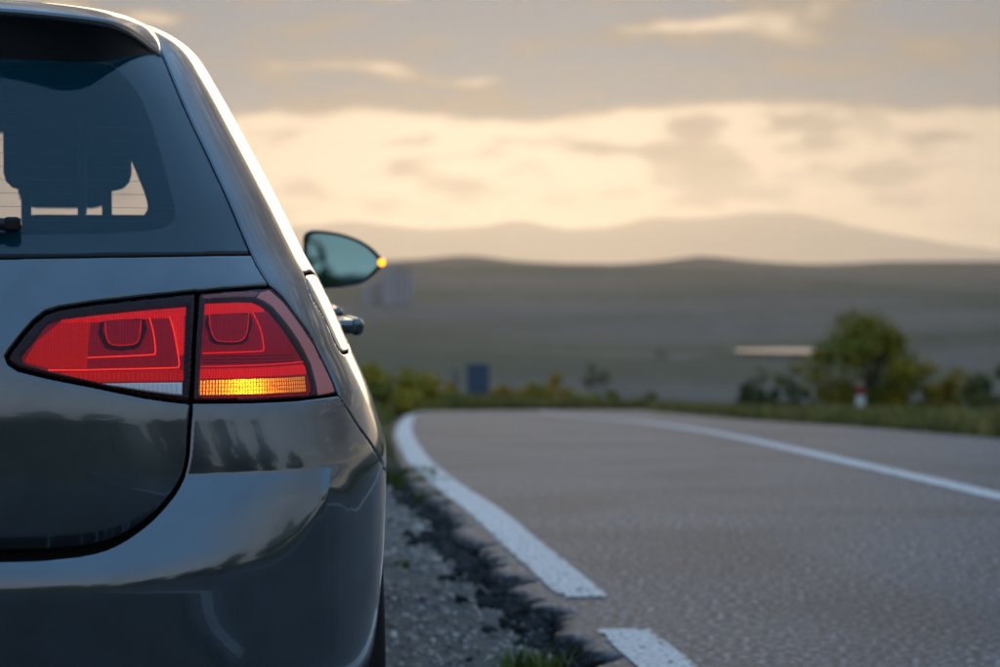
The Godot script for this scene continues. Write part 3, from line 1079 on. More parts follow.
func both(a: PackedFloat32Array, b: PackedFloat32Array) -> PackedFloat32Array:
	var out := a.duplicate()
	for k in out.size(): out[k] = maxf(a[k], b[k])
	return out

func without(a: PackedFloat32Array, b: PackedFloat32Array) -> PackedFloat32Array:
	var out := a.duplicate()
	for k in out.size(): out[k] = maxf(a[k], -b[k])
	return out

func grown(a: PackedFloat32Array, by: float) -> PackedFloat32Array:
	var out := a.duplicate()
	for k in out.size(): out[k] = a[k] - by
	return out

func panel(sd: PackedFloat32Array, gap := 0.0022, sunk := 0.0, edge := 0.0025, fold := 0.02, on_bumper := false, sides := 3, box := Rect2(-1, 0, 99, 9)) -> ArrayMesh:
	# the piece of the skin where sd < 0, its rim rounded and folded inwards by fold; sides: 1 right, 2 left, 3 both
	var g := puff if on_bumper else skin
	var gn := puff_n if on_bumper else skin_n
	var v := PackedVector3Array()
	var n := PackedVector3Array()
	var idx := PackedInt32Array()
	var at := {}
	var cut := {}
	var i_end := mini(ls.bsearch(box.end.y) + 2, nl - 1)
	var j_end := mini(as_.bsearch(box.end.x) + 2, nu - 1)
	for i in range(maxi(ls.bsearch(box.position.y) - 2, 0), i_end):
		for j in range(maxi(as_.bsearch(box.position.x) - 2, 0), j_end):
			var k := i * nu + j
			var q := [k, k + nu, k + nu + 1, k + 1]
			var s0 := sd[k] + gap
			var s1 := sd[k + nu] + gap
			var s2 := sd[k + nu + 1] + gap
			var s3 := sd[k + 1] + gap
			if s0 >= 0 and s1 >= 0 and s2 >= 0 and s3 >= 0: continue
			for tri in [[0, 1, 2], [0, 2, 3]]:
				var ring := []
				var rim := []
				for e in 3:
					var ka: int = q[tri[e]]
					var kb: int = q[tri[(e + 1) % 3]]
					var sa := sd[ka] + gap
					var sb := sd[kb] + gap
					if sa < 0:
						if not at.has(ka):
							at[ka] = v.size()
							var x := maxf(edge + sa, 0.0)
							var drop := 0.0
							var nn := gn[ka]
							if edge > 0 and x > 0:
								drop = edge - sqrt(maxf(edge * edge - x * x, 0.0))
								nn = (nn * (1.0 - 0.5 * x / edge) + outward(sd, ka, gn[ka], g) * 0.6 * x / edge).normalized()
							v.append(g[ka] - gn[ka] * (drop + sunk))
							n.append(nn)
						ring.append(at[ka])
					if (sa < 0) != (sb < 0):
						var key := mini(ka, kb) * 8 + (absi(ka - kb) if absi(ka - kb) == 1 else 2 if absi(ka - kb) == nu else 3)
						if not cut.has(key):
							var t := sa / (sa - sb)
							var nn := gn[ka].lerp(gn[kb], t).normalized()
							var o := outward(sd, ka if sa < 0 else kb, nn, g)
							cut[key] = v.size()
							var p := g[ka].lerp(g[kb], t) - nn * (edge + sunk)
							v.append(p)
							n.append((nn * 0.55 + o * 0.75).normalized())
							v.append(p)
							n.append(o)
							v.append(p - nn * fold)
							n.append(o)
						ring.append(cut[key])
						rim.append(cut[key])
				for e in range(1, ring.size() - 1): idx.append_array([ring[0], ring[e], ring[e + 1]])
				if rim.size() == 2 and fold > 0:
					idx.append_array([rim[0] + 1, rim[1] + 1, rim[1] + 2, rim[0] + 1, rim[1] + 2, rim[0] + 2])
	return one_side(v, n, idx, sides)

func one_side(v: PackedVector3Array, n: PackedVector3Array, idx: PackedInt32Array, sides: int) -> ArrayMesh:
	if sides == 1: return tri_mesh(v, n, PackedColorArray(), idx)
	var V := PackedVector3Array()
	var N := PackedVector3Array()
	var I := PackedInt32Array()
	if sides == 3:
		V = v.duplicate()
		N = n.duplicate()
		I = idx.duplicate()
	var base := V.size()
	for k in v.size():
		V.append(v[k] * Vector3(-1, 1, 1))
		N.append(n[k] * Vector3(-1, 1, 1))
	for k in range(0, idx.size(), 3): I.append_array([base + idx[k], base + idx[k + 2], base + idx[k + 1]])
	return tri_mesh(V, N, PackedColorArray(), I)

func outward(sd: PackedFloat32Array, k: int, nn: Vector3, g: PackedVector3Array) -> Vector3:
	var j := k % nu
	var i := k / nu
	var j0 := maxi(j - 1, 0)
	var j1 := mini(j + 1, nu - 1)
	var i0 := maxi(i - 1, 0)
	var i1 := mini(i + 1, nl - 1)
	var ga := (sd[i * nu + j1] - sd[i * nu + j0]) / (as_[j1] - as_[j0])
	var gl := (sd[i1 * nu + j] - sd[i0 * nu + j]) / (ls[i1] - ls[i0])
	var o := (g[i * nu + j1] - g[i * nu + j0]).normalized() * ga + (g[i1 * nu + j] - g[i0 * nu + j]).normalized() * gl
	o -= nn * o.dot(nn)
	return o.normalized() if o.length() > 1e-5 else nn

# ---------------------------------------------------------------- small shapes
func tube(pts: Array, radius: float, sides := 8, caps := true) -> ArrayMesh:
	var v := PackedVector3Array()
	var n := PackedVector3Array()
	var idx := PackedInt32Array()
	var count := pts.size()
	var up := Vector3.UP
	for i in count:
		var d: Vector3 = (pts[mini(i + 1, count - 1)] - pts[maxi(i - 1, 0)]).normalized()
		var x := d.cross(up)
		if x.length() < 0.05: x = d.cross(Vector3.RIGHT)
		x = x.normalized()
		var y := x.cross(d).normalized()
		for k in sides:
			var o := x * cos(k * TAU / sides) + y * sin(k * TAU / sides)
			v.append(pts[i] + o * radius)
			n.append(o)
	for i in count - 1:
		for k in sides:
			var a := i * sides + k
			var b := i * sides + (k + 1) % sides
			idx.append_array([a, b, a + sides, b, b + sides, a + sides])
	if caps:
		for e in [0, count - 1]:
			var base := v.size()
			var d: Vector3 = (pts[1] - pts[0]).normalized() * (-1.0 if e == 0 else 1.0)
			if e > 0: d = (pts[count - 1] - pts[count - 2]).normalized()
			for k in sides:
				v.append(v[e * sides + k])
				n.append(d)
			for k in range(1, sides - 1):
				if e == 0: idx.append_array([base, base + k + 1, base + k])
				else: idx.append_array([base, base + k, base + k + 1])
	return tri_mesh(v, n, PackedColorArray(), idx)

func rbox(size: Vector3, r: float, at := Vector3.ZERO, turn := Basis.IDENTITY) -> ArrayMesh:
	# a box with rounded edges
	var v := PackedVector3Array()
	var n := PackedVector3Array()
	var idx := PackedInt32Array()
	var la := [-90.0, -60.0, -30.0, -0.01, 0.01, 30.0, 60.0, 90.0]
	var lo := []
	for q in 4:
		for k in 4: lo.append(q * 90.0 + [0.01, 30.0, 60.0, 89.99][k])
	var core := size / 2 - Vector3.ONE * r
	for a in la:
		for o in lo:
			var d := Vector3(cos(deg_to_rad(a)) * cos(deg_to_rad(o)), sin(deg_to_rad(a)), cos(deg_to_rad(a)) * sin(deg_to_rad(o)))
			var c := Vector3(core.x * (1 if cos(deg_to_rad(o)) >= 0 else -1), core.y * (1 if a > 0 else -1), core.z * (1 if sin(deg_to_rad(o)) >= 0 else -1))
			v.append(at + turn * (c + d * r))
			n.append(turn * d)
	var m := lo.size()
	for i in la.size() - 1:
		for k in m:
			var a := i * m + k
			var b := i * m + (k + 1) % m
			idx.append_array([a, b, a + m, b, b + m, a + m])
	for e in 2:  # top and bottom
		var base: int = (la.size() - 1) * m if e else 0
		for k in range(1, m - 1):
			if e: idx.append_array([base, base + k, base + k + 1])
			else: idx.append_array([base, base + k + 1, base + k])
	return tri_mesh(v, n, PackedColorArray(), idx)

func lathe(profile: Array, sides := 48, smooth_all := true) -> ArrayMesh:
	# profile of (radius, x) turned about the x axis
	var tool := SurfaceTool.new()
	tool.begin(Mesh.PRIMITIVE_TRIANGLES)
	tool.set_smooth_group(0 if smooth_all else -1)
	for k in sides:
		var a := k * TAU / sides
		var b := (k + 1) * TAU / sides
		for i in profile.size() - 1:
			var p: Vector2 = profile[i]
			var q: Vector2 = profile[i + 1]
			var pa := Vector3(p.y, p.x * cos(a), p.x * sin(a))
			var pb := Vector3(p.y, p.x * cos(b), p.x * sin(b))
			var qa := Vector3(q.y, q.x * cos(a), q.x * sin(a))
			var qb := Vector3(q.y, q.x * cos(b), q.x * sin(b))
			for x in [pa, pb, qa, pb, qb, qa]: tool.add_vertex(x)
	tool.index()
	tool.generate_normals()
	return tool.commit()

func sheet(curves: Array) -> ArrayMesh:
	# a surface through rows of points
	var v := PackedVector3Array()
	for c in curves:
		for p in c: v.append(p)
	return grid_mesh(curves.size(), curves[0].size(), v)

func join(meshes: Array) -> ArrayMesh:
	var tool := SurfaceTool.new()
	tool.begin(Mesh.PRIMITIVE_TRIANGLES)
	for m in meshes: tool.append_from(m, 0, Transform3D())
	return tool.commit()

func slab(poly: PackedVector2Array, z0: float, z1: float, at := Transform3D.IDENTITY) -> ArrayMesh:
	# an outline in x and y given thickness from z0 to z1
	var tool := SurfaceTool.new()
	tool.begin(Mesh.PRIMITIVE_TRIANGLES)
	tool.set_smooth_group(-1)
	var t := Geometry2D.triangulate_polygon(poly)
	for k in range(0, t.size(), 3):
		var q := [poly[t[k]], poly[t[k + 1]], poly[t[k + 2]]]
		var turn: float = (q[1] - q[0]).cross(q[2] - q[0])
		if turn > 0: q.reverse()
		for p in q: tool.add_vertex(at * Vector3(p.x, p.y, z1))
		q.reverse()
		for p in q: tool.add_vertex(at * Vector3(p.x, p.y, z0))
	var area := 0.0
	for k in poly.size(): area += poly[k].cross(poly[(k + 1) % poly.size()])
	for k in poly.size():
		var a := poly[k]
		var b := poly[(k + 1) % poly.size()]
		if area < 0:
			var s := a
			a = b
			b = s
		for p in [Vector3(a.x, a.y, z1), Vector3(b.x, b.y, z0), Vector3(b.x, b.y, z1), Vector3(a.x, a.y, z1), Vector3(a.x, a.y, z0), Vector3(b.x, b.y, z0)]: tool.add_vertex(at * p)
	tool.generate_normals()
	return tool.commit()

func bounds(p: PackedVector2Array) -> Rect2:
	var r := Rect2(p[0], Vector2.ZERO)
	for q in p: r = r.expand(q)
	return r.grow(0.01)

# ---------------------------------------------------------------- the car
var paint: StandardMaterial3D
var black: StandardMaterial3D
var plastic: StandardMaterial3D

func patch(called: String, pts: Array, sunk: float, m: Material, parent: Node, right: bool, edge := 0.0015, fold := 0.004, round_ := 1, clip = null) -> MeshInstance3D:
	# a piece of the lamp's inside, lying under the lens along the skin
	var poly := trace(pts)
	if round_ > 1: poly = rounded(poly, round_, true)
	var sd := signed(poly, 0.02)
	if clip: sd = both(sd, clip)
	return part(called, panel(sd, 0.0, sunk, edge, fold, false, 1 if right else 2, bounds(poly)), m, parent)

func guide(called: String, pts: Array, sunk: float, radius: float, m: Material, parent: Node, right: bool) -> void:
	var line := rounded(trace(pts), 5)
	var row := []
	for q in line:
		var p := spot(q, sunk)
		row.append(p if right else p * Vector3(-1, 1, 1))
	part(called, tube(row, radius, 6), m, parent)

func build_car() -> void:
	lay_out_skin()
	paint = mat(lin(0.102, 0.128, 0.147), 0.19, 0.85, 0.5)
	paint.clearcoat_enabled = true
	paint.clearcoat = 1.0
	paint.clearcoat_roughness = 0.02
	# a faint orange peel and dust film
	paint.roughness_texture = noise_tex(61, 0.03, 512, 5, ramp([[0.0, Color(0.85, 0.85, 0.85)], [1.0, Color(1, 1, 1)]]))
	paint.albedo_texture = noise_tex(63, 0.011, 512, 5, ramp([[0.25, Color(0.94, 0.94, 0.94)], [0.6, Color(1, 1, 1)]]))
	paint.uv1_triplanar = true
	paint.uv1_scale = Vector3.ONE * 2.0
	black = mat(lin(0.006, 0.006, 0.007), 0.6, 0.0, 0.4)
	plastic = mat(lin(0.012, 0.012, 0.013), 0.45, 0.0, 0.45)
	var glass := mat(Color(lin(0.002, 0.075, 0.115), 0.36), 0.0, 0.0, 0.44)
	glass.transparency = BaseMaterial3D.TRANSPARENCY_ALPHA
	var clear := mat(Color(lin(0.02, 0.03, 0.03), 0.10), 0.0, 0.0, 0.5)
	clear.transparency = BaseMaterial3D.TRANSPARENCY_ALPHA

	var car := thing("parked_car", "dark grey metallic hatchback parked on the gravel shoulder with its indicator lit", "car")
	# shared lines, traced in the photograph
	var gate_side := rounded(trace([[271, 286], [258, 266], [247, 242], [233, 209], [219, 178], [205, 148], [190, 117], [176, 85], [163, 54], [152, 36], [141, 23]]), 3)
	var gate_roof := PackedVector2Array([Vector2(gate_side[gate_side.size() - 1].x - 0.03, 1.462), Vector2(-0.1, 1.462)])
	var gate_low := rounded(trace([[0, 553], [56, 551], [108, 543], [146, 522], [172, 496], [183, 477], [188, 457], [190, 430], [192, 402]]), 4)
	var gate_mid := trace([[194, 372], [196, 330], [198.5, 291.5]])
	var gate_lamp := trace([[225, 289], [252, 287]])
	var lamp_low := trace([[255, 401.5], [300, 399], [324, 396]])
	var lamp_side := rounded(trace([[339, 394], [330, 371], [315, 341], [300, 319], [285, 299], [271, 286]]), 3)
	var seam := trace([[346, 406], [359, 427], [374, 449], [384, 468]])
	# the tailgate's whole opening, the outer lamp, the bumper
	var gate := PackedVector2Array([Vector2(-0.1, gate_low[0].y)])
	gate.append_array(gate_low)
	gate.append_array(gate_mid)
	gate.append_array(gate_lamp)
	gate.append_array(gate_side)
	gate.append_array(gate_roof)
	var outer := PackedVector2Array()
	outer.append_array(gate_mid)
	outer.append_array(gate_lamp)
	var ls2 := lamp_side.duplicate()
	ls2.reverse()
	outer.append_array(ls2)
	var ll2 := lamp_low.duplicate()
	ll2.reverse()
	outer.append_array(ll2)
	outer.append(gate_low[gate_low.size() - 1])
	var bump := PackedVector2Array([Vector2(-0.1, gate_low[0].y)])
	bump.append_array(gate_low)
	bump.append_array(lamp_low)
	bump.append(lamp_side[0])
	bump.append_array(seam)
	var se := seam[seam.size() - 1]
	bump.append_array([se + Vector2(0.09, -0.012), se + Vector2(0.2, -0.09), Vector2(1.30, 0.12), Vector2(-0.1, 0.12)])
	var inner_px := [[197, 291], [144, 296.5], [96, 302], [60, 307.5], [45.5, 312], [33.5, 321.5], [21.5, 335.5], [10, 351], [6.5, 357.5], [8.8, 363.5], [18, 369.5], [48, 377], [96, 386.5], [144, 396.5], [168, 400], [191, 402.5], [193.5, 372], [195.5, 330]]
	var inner := trace(inner_px)
	var glass_low := to_skin(0, 256).y
	var glass_low2 := to_skin(249, 252.5).y
	var upper := PackedVector2Array([Vector2(-0.1, glass_low), to_skin(0, 256), to_skin(121, 254.5), Vector2(0.79, glass_low2), Vector2(1.0, glass_low2), Vector2(1.0, 1.7), Vector2(-0.1, 1.7)])
	var sd_gate := signed(gate)
	var sd_outer := signed(outer)
	var sd_bump := signed(bump)
	var sd_inner := signed(inner)
	var sd_upper := signed(upper)
	# openings on the flank: side windows, windscreen, wheel arches
	var a1 := as_[us.bsearch(1.0)]
	var a2 := as_[mini(us.bsearch(2.0), nu - 1)]
	var sd_front := signed(PackedVector2Array([Vector2(a1 + 0.12, 1.02), Vector2(a1 + 0.30, 1.30), Vector2(a1 + 0.5, 1.365), Vector2(a2 - 0.12, 1.365), Vector2(a2 - 0.05, 1.02)]))
	var sd_screen := signed(PackedVector2Array([Vector2(a2 + 0.14, 1.03), Vector2(a2 + 0.14, 1.36), Vector2(as_[nu - 1] + 0.1, 1.36), Vector2(as_[nu - 1] + 0.1, 1.03)]))
	var flap := rounded(PackedVector2Array([to_skin(306, 279), to_skin(312, 297), to_skin(324, 317), to_skin(337, 346), to_skin(337, 346) + Vector2(0.035, -0.012), to_skin(337, 346) + Vector2(0.15, -0.008), to_skin(337, 346) + Vector2(0.175, 0.02), to_skin(306, 279) + Vector2(0.15, -0.02), to_skin(306, 279) + Vector2(0.13, 0.008), to_skin(306, 279) + Vector2(0.02, 0.008)]), 3, true)
	var sd_flap := signed(flap)
	var arch := PackedFloat32Array()
	arch.resize(nu * nl)
	for k in nu * nl:
		var p := skin[k]
		arch[k] = clampf(minf(Vector2(p.z + 0.765, p.y - 0.315).length(), Vector2(p.z + 3.40, p.y - 0.315).length()) - 0.352, -0.03, 0.03) if p.x > 0.5 else 0.03
	# doors
	var door_r := signed(rounded(PackedVector2Array([Vector2(a1 + 0.42, 0.30), Vector2(a1 + 0.40, 0.60), Vector2(a1 + 0.22, 0.80), Vector2(a1 + 0.20, 0.995), Vector2(a1 + 1.02, 0.995), Vector2(a1 + 1.02, 0.30)]), 2, true))
	var door_f := signed(PackedVector2Array([Vector2(a1 + 1.026, 0.30), Vector2(a1 + 1.026, 0.995), Vector2(a2 - 0.08, 0.995), Vector2(a2 - 0.02, 0.6), Vector2(a2 - 0.05, 0.30)]))

	var sd_shell := PackedFloat32Array()
	sd_shell.resize(nu * nl)
	for k in nu * nl:
		sd_shell[k] = maxf(maxf(maxf(-sd_gate[k], -sd_outer[k]), maxf(-sd_bump[k], -sd_front[k])), maxf(maxf(-sd_screen[k], -sd_flap[k]), maxf(-arch[k], maxf(-door_r[k], -door_f[k]))))
	part("body_shell", panel(sd_shell, 0.0022, 0.0, 0.003, 0.03), paint, car)
	for s in [1, 2]:
		part("door", panel(door_r, 0.002, 0.0, 0.003, 0.02, false, s), paint, car)
		part("door", panel(door_f, 0.002, 0.0, 0.003, 0.02, false, s), paint, car)
	part("fuel_flap", panel(sd_flap, 0.0016, 0.0, 0.003, 0.02, false, 1, bounds(flap)), paint, car)
	part("rear_bumper", panel(without(sd_bump, arch), 0.0022, 0.0, 0.003, 0.07, true), paint, car)
	part("tailgate", panel(without(without(sd_gate, sd_inner), sd_upper), 0.0026, 0.0, 0.004, 0.022), paint, car)
	var inside := panel(both(signed(PackedVector2Array([Vector2(-0.1, 0.14), Vector2(4.2, 0.14), Vector2(4.2, 0.985), Vector2(-0.1, 0.985)])), without(grown(sd_shell, 9.0), arch)), 0.0, 0.034, 0.0, 0.0)
	part("inner_panel", inside, black, car)
	part("pillar_lining", panel(both(without(without(grown(sd_shell, 0.05), sd_front), sd_screen), signed(PackedVector2Array([Vector2(gate_side[0].x - 0.01, 0.97), Vector2(gate_side[20].x - 0.012, 1.25), Vector2(gate_side[gate_side.size() - 1].x - 0.012, 1.44), Vector2(-0.1, 1.46), Vector2(-0.1, 1.62), Vector2(6, 1.62), Vector2(6, 0.97)]))), 0.0, 0.03, 0.0, 0.0), black, car)
	part("windscreen", panel(sd_screen, 0.001, 0.004, 0.0, 0.0), clear, car)
	for s in [1, 2]: part("side_window", panel(sd_front, 0.001, 0.004, 0.0, 0.0, false, s), glass, car)

	build_tailgate_glass(car, glass, sd_gate, sd_upper)
	build_spoiler(car)
	for right in [true, false]: build_lamps(car, right, sd_outer, sd_inner, outer, inner, clear)
	build_mirror(car, true)
	build_mirror(car, false)
	build_cabin(car)
	build_wheels(car)
	# door handles
	for side_ in [1.0, -1.0]:
		for zz in [-1.24, -2.22]:
			var hx := 0.829
			var x0: float = side_ * (hx + 0.012)
			var x1: float = side_ * (hx + 0.040)
			var h := part("door_handle", join([rbox(Vector3(0.030, 0.036, 0.215), 0.0135, Vector3(x1, 0.884, zz - 0.10), Basis(Vector3.UP, side_ * 0.05)), rbox(Vector3(0.060, 0.030, 0.045), 0.012, Vector3(x0, 0.884, zz - 0.015)), rbox(Vector3(0.060, 0.030, 0.045), 0.012, Vector3(x0, 0.884, zz - 0.185))]), paint, car)
			h.name = "door_handle" if not car.has_node("door_handle") else h.name

func squash(m: ArrayMesh, _k: float) -> ArrayMesh:
	return m

func build_tailgate_glass(car: Node3D, glass: Material, sd_gate: PackedFloat32Array, sd_upper: PackedFloat32Array) -> void:
	var sd := both(sd_gate, sd_upper)
	var pane := part("rear_window", panel(sd, 0.0035, 0.002, 0.0, 0.0), glass, car)
	# black enamel border on the inside of the pane, a rubber strip at its foot
	var hole := trace([[0, 62], [60, 62], [105, 64], [121, 72], [138, 92], [150, 118], [160, 150], [169, 185], [174, 205], [174, 214], [168, 222], [155, 226], [120, 228], [60, 230], [0, 231]])
	var hp := PackedVector2Array([Vector2(-0.1, hole[0].y)])
	hp.append_array(rounded(hole, 3))
	hp.append(Vector2(-0.1, hole[hole.size() - 1].y))
	var enamel := mat(lin(0.010, 0.012, 0.018), 0.12, 0.0, 0.5)
	part("enamel_border", panel(without(sd, signed(hp)), 0.0035, 0.0045, 0.0, 0.006), enamel, pane)
	var wire := mat(lin(0.06, 0.03, 0.025), 0.5, 0.3)
	for k in 11:
		var row := []
		var y := 84.0 + k * 13.4
		for q in 17:
			var px := -150.0 + q * 20.4
			row.append(spot(to_skin(maxf(px, 0.0), y + 0.012 * maxf(px, 0.0)), 0.0045) if px >= 0 else spot(to_skin(0, y), 0.0045) + Vector3(px * 0.0017, 0, 0.00004 * px))
			if px > 100 + k * 6.5: break
		if row.size() > 3: part("heating_wire", tube(row, 0.0003, 4, false), wire, pane)
	var foot := []
	for q in 14: foot.append(spot(to_skin(q * 19.1, 255.8 - q * 19.1 * 0.0135), 0.004))
	foot.push_front(foot[0] * Vector3(-1, 1, 1))
	for q in range(1, 14): foot.push_front(foot[2 * q] * Vector3(-1, 1, 1))
	part("rubber_seal", tube(foot, 0.0042, 6), black, pane)
	# wiper: only the end of its blade reaches into the picture
	var w := Node3D.new()
	w.name = "rear_wiper"
	car.add_child(w)
	var tip := spot(to_skin(21, 230.5), -0.016)
	var tail := Vector3(-0.10, tip.y + 0.006, tip.z + 0.035)
	part("wiper_blade", tube([tip, tip.lerp(tail, 0.5) + Vector3(0, 0, 0.004), tail], 0.009, 8), plastic, w)
	part("blade_cap", rbox(Vector3(0.024, 0.022, 0.022), 0.006, tip.lerp(tail, 0.03)), black, w)
	part("wiper_arm", tube([tail.lerp(tip, 0.5) + Vector3(0, -0.004, 0.02), tail + Vector3(0.05, -0.02, 0.02), Vector3(0.0, tip.y - 0.05, tail.z + 0.015)], 0.009, 8), plastic, w)
	part("wiper_hub", rbox(Vector3(0.06, 0.06, 0.03), 0.014, Vector3(0.0, tip.y - 0.055, tail.z + 0.01)), plastic, w)

func finer(pts: Array) -> Array:
	var p := PackedVector2Array()
	for q in pts: p.append(Vector2(q[0], q[1]))
	var out := []
	for q in rounded(p, 4): out.append([q.x, q.y])
	return out

func build_spoiler(car: Node3D) -> void:
	var edge_px := [[0, 8], [27, 10], [54, 12.5], [81, 15.5], [108, 19.5], [126, 26], [140, 35], [152, 45], [161, 53]]
	var low_px := [[0, 58], [27, 59], [54, 60], [78, 61], [98, 60.5], [116, 58], [132, 55.5], [148, 53.5], [161, 54]]
	edge_px = finer(edge_px)
	low_px = finer(low_px)
	var lip := []
	var top := []
	var low := []
	var end := to_skin(161, 53.5)
	var pe := spot(end)
	var a_top := to_skin(141, 23)
	for k in edge_px.size():
		var t := k / float(edge_px.size() - 1)
		var r := ray(edge_px[k][0], edge_px[k][1])
		var z := lerpf(-0.355, pe.z + 0.004, pow(smooth(0.25, 1.0, t), 1.3))
		lip.append(EYE + r * ((z - EYE.z) / r.z))
		var q := Vector2(lerpf(0.30, a_top.x - 0.04, t / 0.55), 1.464)
		if t > 0.55: q = Vector2(a_top.x - 0.04, 1.464).lerp(end, (t - 0.55) / 0.45)
		if t > 0.55: q.x += 0.02 * sin((t - 0.55) / 0.45 * PI)
		top.append(spot(q, 0.001))
		low.append(spot(to_skin(low_px[k][0], low_px[k][1]), 0.004))
	# carry it across the centre line
	for row in [lip, top, low]:
		var first: Vector3 = row[0]
		var lead := []
		for k in 4: lead.append(Vector3(first.x * k / 4.0, first.y + (0.004 if row != low else 0.0) * (1.0 - k / 4.0), first.z + 0.012 * (1.0 - k / 4.0)))
		for k in range(3, -1, -1): row.push_front(lead[k])
		for k in range(1, row.size()): pass
		var mirrored := []
		for k in range(row.size() - 1, 0, -1): mirrored.append(row[k] * Vector3(-1, 1, 1))
		for k in range(mirrored.size() - 1, -1, -1): row.push_front(mirrored[k])
	var rows := []
	for s in [0.0, 0.15, 0.3, 0.45, 0.6, 0.75, 0.88, 0.96, 1.0]:
		var row := []
		for k in lip.size():
			var p: Vector3 = top[k].lerp(lip[k], s)
			p.y += 0.010 * sin(s * PI) * minf(1.0, top[k].distance_to(lip[k]) * 6.0)
			row.append(p)
		rows.append(row)
	for s in [[0.003, -0.003], [0.003, -0.008], [-0.001, -0.012]]:  # rounded lip
		var row := []
		for k in lip.size(): row.append(lip[k] + Vector3(0, s[1], s[0]))
		rows.append(row)
	part("rear_spoiler", sheet(rows), paint, car)
	var under := []
	for s in [0.0, 0.2, 0.4, 0.6, 0.8, 1.0]:
		var row := []
		for k in lip.size():
			var p: Vector3 = (lip[k] + Vector3(0, -0.012, -0.001)).lerp(low[k], s)
			p.y += 0.012 * sin(s * PI)
			row.append(p)
		under.append(row)
	part("spoiler_underside", sheet(under), plastic, car)

func build_lamps(car: Node3D, right: bool, sd_outer: PackedFloat32Array, sd_inner: PackedFloat32Array, outer: PackedVector2Array, inner: PackedVector2Array, clear: Material) -> void:
	var sides := 1 if right else 2
	var deep_red := mat(lin(0.36, 0.004, 0.018), 0.25, 0.0, 0.5)
	deep_red.emission_enabled = true
	deep_red.emission = lin(0.9, 0.01, 0.04)
	deep_red.emission_energy_multiplier = 0.07
	var red := mat(lin(0.62, 0.008, 0.012), 0.25, 0.0, 0.5)
	red.emission_enabled = true
	red.emission = lin(1.0, 0.012, 0.012)
	red.emission_energy_multiplier = 0.34
	var hot := mat(lin(0.7, 0.01, 0.01), 0.4, 0.0, 0.15)
	hot.emission_enabled = true
	hot.emission = lin(1.0, 0.03, 0.012)
	hot.emission_energy_multiplier = 0.6
	var dark_red := mat(lin(0.07, 0.001, 0.008), 0.4, 0.0, 0.15)
	for m in [deep_red, red, hot, dark_red]: m.specular_mode = BaseMaterial3D.SPECULAR_DISABLED  # they lie under the glossy lens
	var trim := mat(lin(0.008, 0.002, 0.003), 0.3, 0.0, 0.2)
	var lens := clear.duplicate()
	lens.albedo_color = Color(lin(0.25, 0.005, 0.01), 0.03)
	lens.metallic_specular = 0.33
	# red diffuser plates, lit from behind by the side-light bulb
	var diffuser := mat(lin(0.45, 0.004, 0.004), 0.5)
	diffuser.specular_mode = BaseMaterial3D.SPECULAR_DISABLED
	diffuser.backlight_enabled = true
	diffuser.backlight = lin(1.0, 0.03, 0.015)
	diffuser.emission_enabled = true
	diffuser.emission = lin(1.0, 0.012, 0.01)
	diffuser.emission_energy_multiplier = 0.44
	var prisms := prism_shade_texture()
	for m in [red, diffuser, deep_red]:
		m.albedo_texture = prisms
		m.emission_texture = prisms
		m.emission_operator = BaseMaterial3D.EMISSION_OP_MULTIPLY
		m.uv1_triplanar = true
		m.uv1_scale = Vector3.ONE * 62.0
	var frost := mat(lin(0.66, 0.66, 0.66), 0.35, 0.2, 0.5)

	# inner lamp, on the tailgate
	var a := Node3D.new()
	a.name = "tail_lamp"
	car.add_child(a, true)
	var bi := bounds(inner)
	part("lamp_lens", panel(sd_inner, 0.003, -0.001, 0.004, 0.006, false, sides, bi), lens, a)
	part("lamp_housing", panel(sd_inner, 0.003, 0.030, 0.0, 0.0, false, sides, bi), trim, a)
	part("lamp_rim", panel(without(sd_inner, signed(trace([[190.5, 303], [144, 308], [96, 313], [60, 318], [49, 322], [36, 338], [21, 355], [23, 361], [48, 368.5], [96, 379.5], [144, 391], [168, 394.5], [186.5, 396], [188, 372]]))), 0.003, 0.005, 0.001, 0.024, false, sides, bi), trim, a)
	var fi := sd_inner
	patch("red_reflector", [[190, 301], [144, 305], [96, 310], [60, 315], [48, 319], [36, 335], [21, 355], [23, 362], [48, 371], [96, 381], [187, 379], [188, 350]], 0.016, deep_red, a, right, 0.001, 0.006)
	patch("red_chamber", [[60, 318], [92, 314], [89, 340], [88, 366], [50, 367], [24, 360], [36, 338]], 0.0135, diffuser, a, right)
	patch("top_band", [[189, 302.5], [144, 306.5], [96, 311.5], [62, 316], [60, 319], [96, 317.5], [144, 314], [188, 312]], 0.011, red, a, right)
	patch("dark_panel", [[101, 318], [104, 340], [113, 347], [136, 346], [144, 338], [147, 315]], 0.0125, dark_red, a, right, 0.001, 0.003, 2)
	patch("red_panel", [[105, 318.5], [107.5, 337], [114, 342.5], [134, 341.5], [140, 336], [142, 316]], 0.011, deep_red, a, right, 0.002, 0.003, 2)
	guide("light_guide", [[106, 319], [107, 332], [110, 340], [117, 343], [131, 342.5], [138, 340], [141, 333], [142.5, 317]], 0.010, 0.0009, red, a, right)
	guide("light_guide", [[151, 314.5], [155, 330], [157, 347], [156.3, 351.5], [153, 353], [120, 354.8], [88, 356.2]], 0.010, 0.0011, hot, a, right)
	guide("light_guide", [[171.5, 314], [176, 330], [179.5, 350], [181, 362], [179.6, 365.3], [175, 366.2], [120, 367.8], [80, 368.8], [48, 369]], 0.009, 0.0012, hot, a, right)
	patch("red_wedge", [[174, 314], [187, 313], [186.5, 352], [182, 353]], 0.011, red, a, right)
	patch("lower_band", [[56, 370.5], [120, 369.3], [182, 367.5], [186, 368.5], [186, 378], [140, 379.3], [98, 380.3]], 0.0105, diffuser, a, right)
	patch("clear_wedge", [[98, 382.2], [140, 381], [185, 380.2], [184.5, 393.6], [168, 392], [140, 388.5]], 0.0115, frost, a, right)
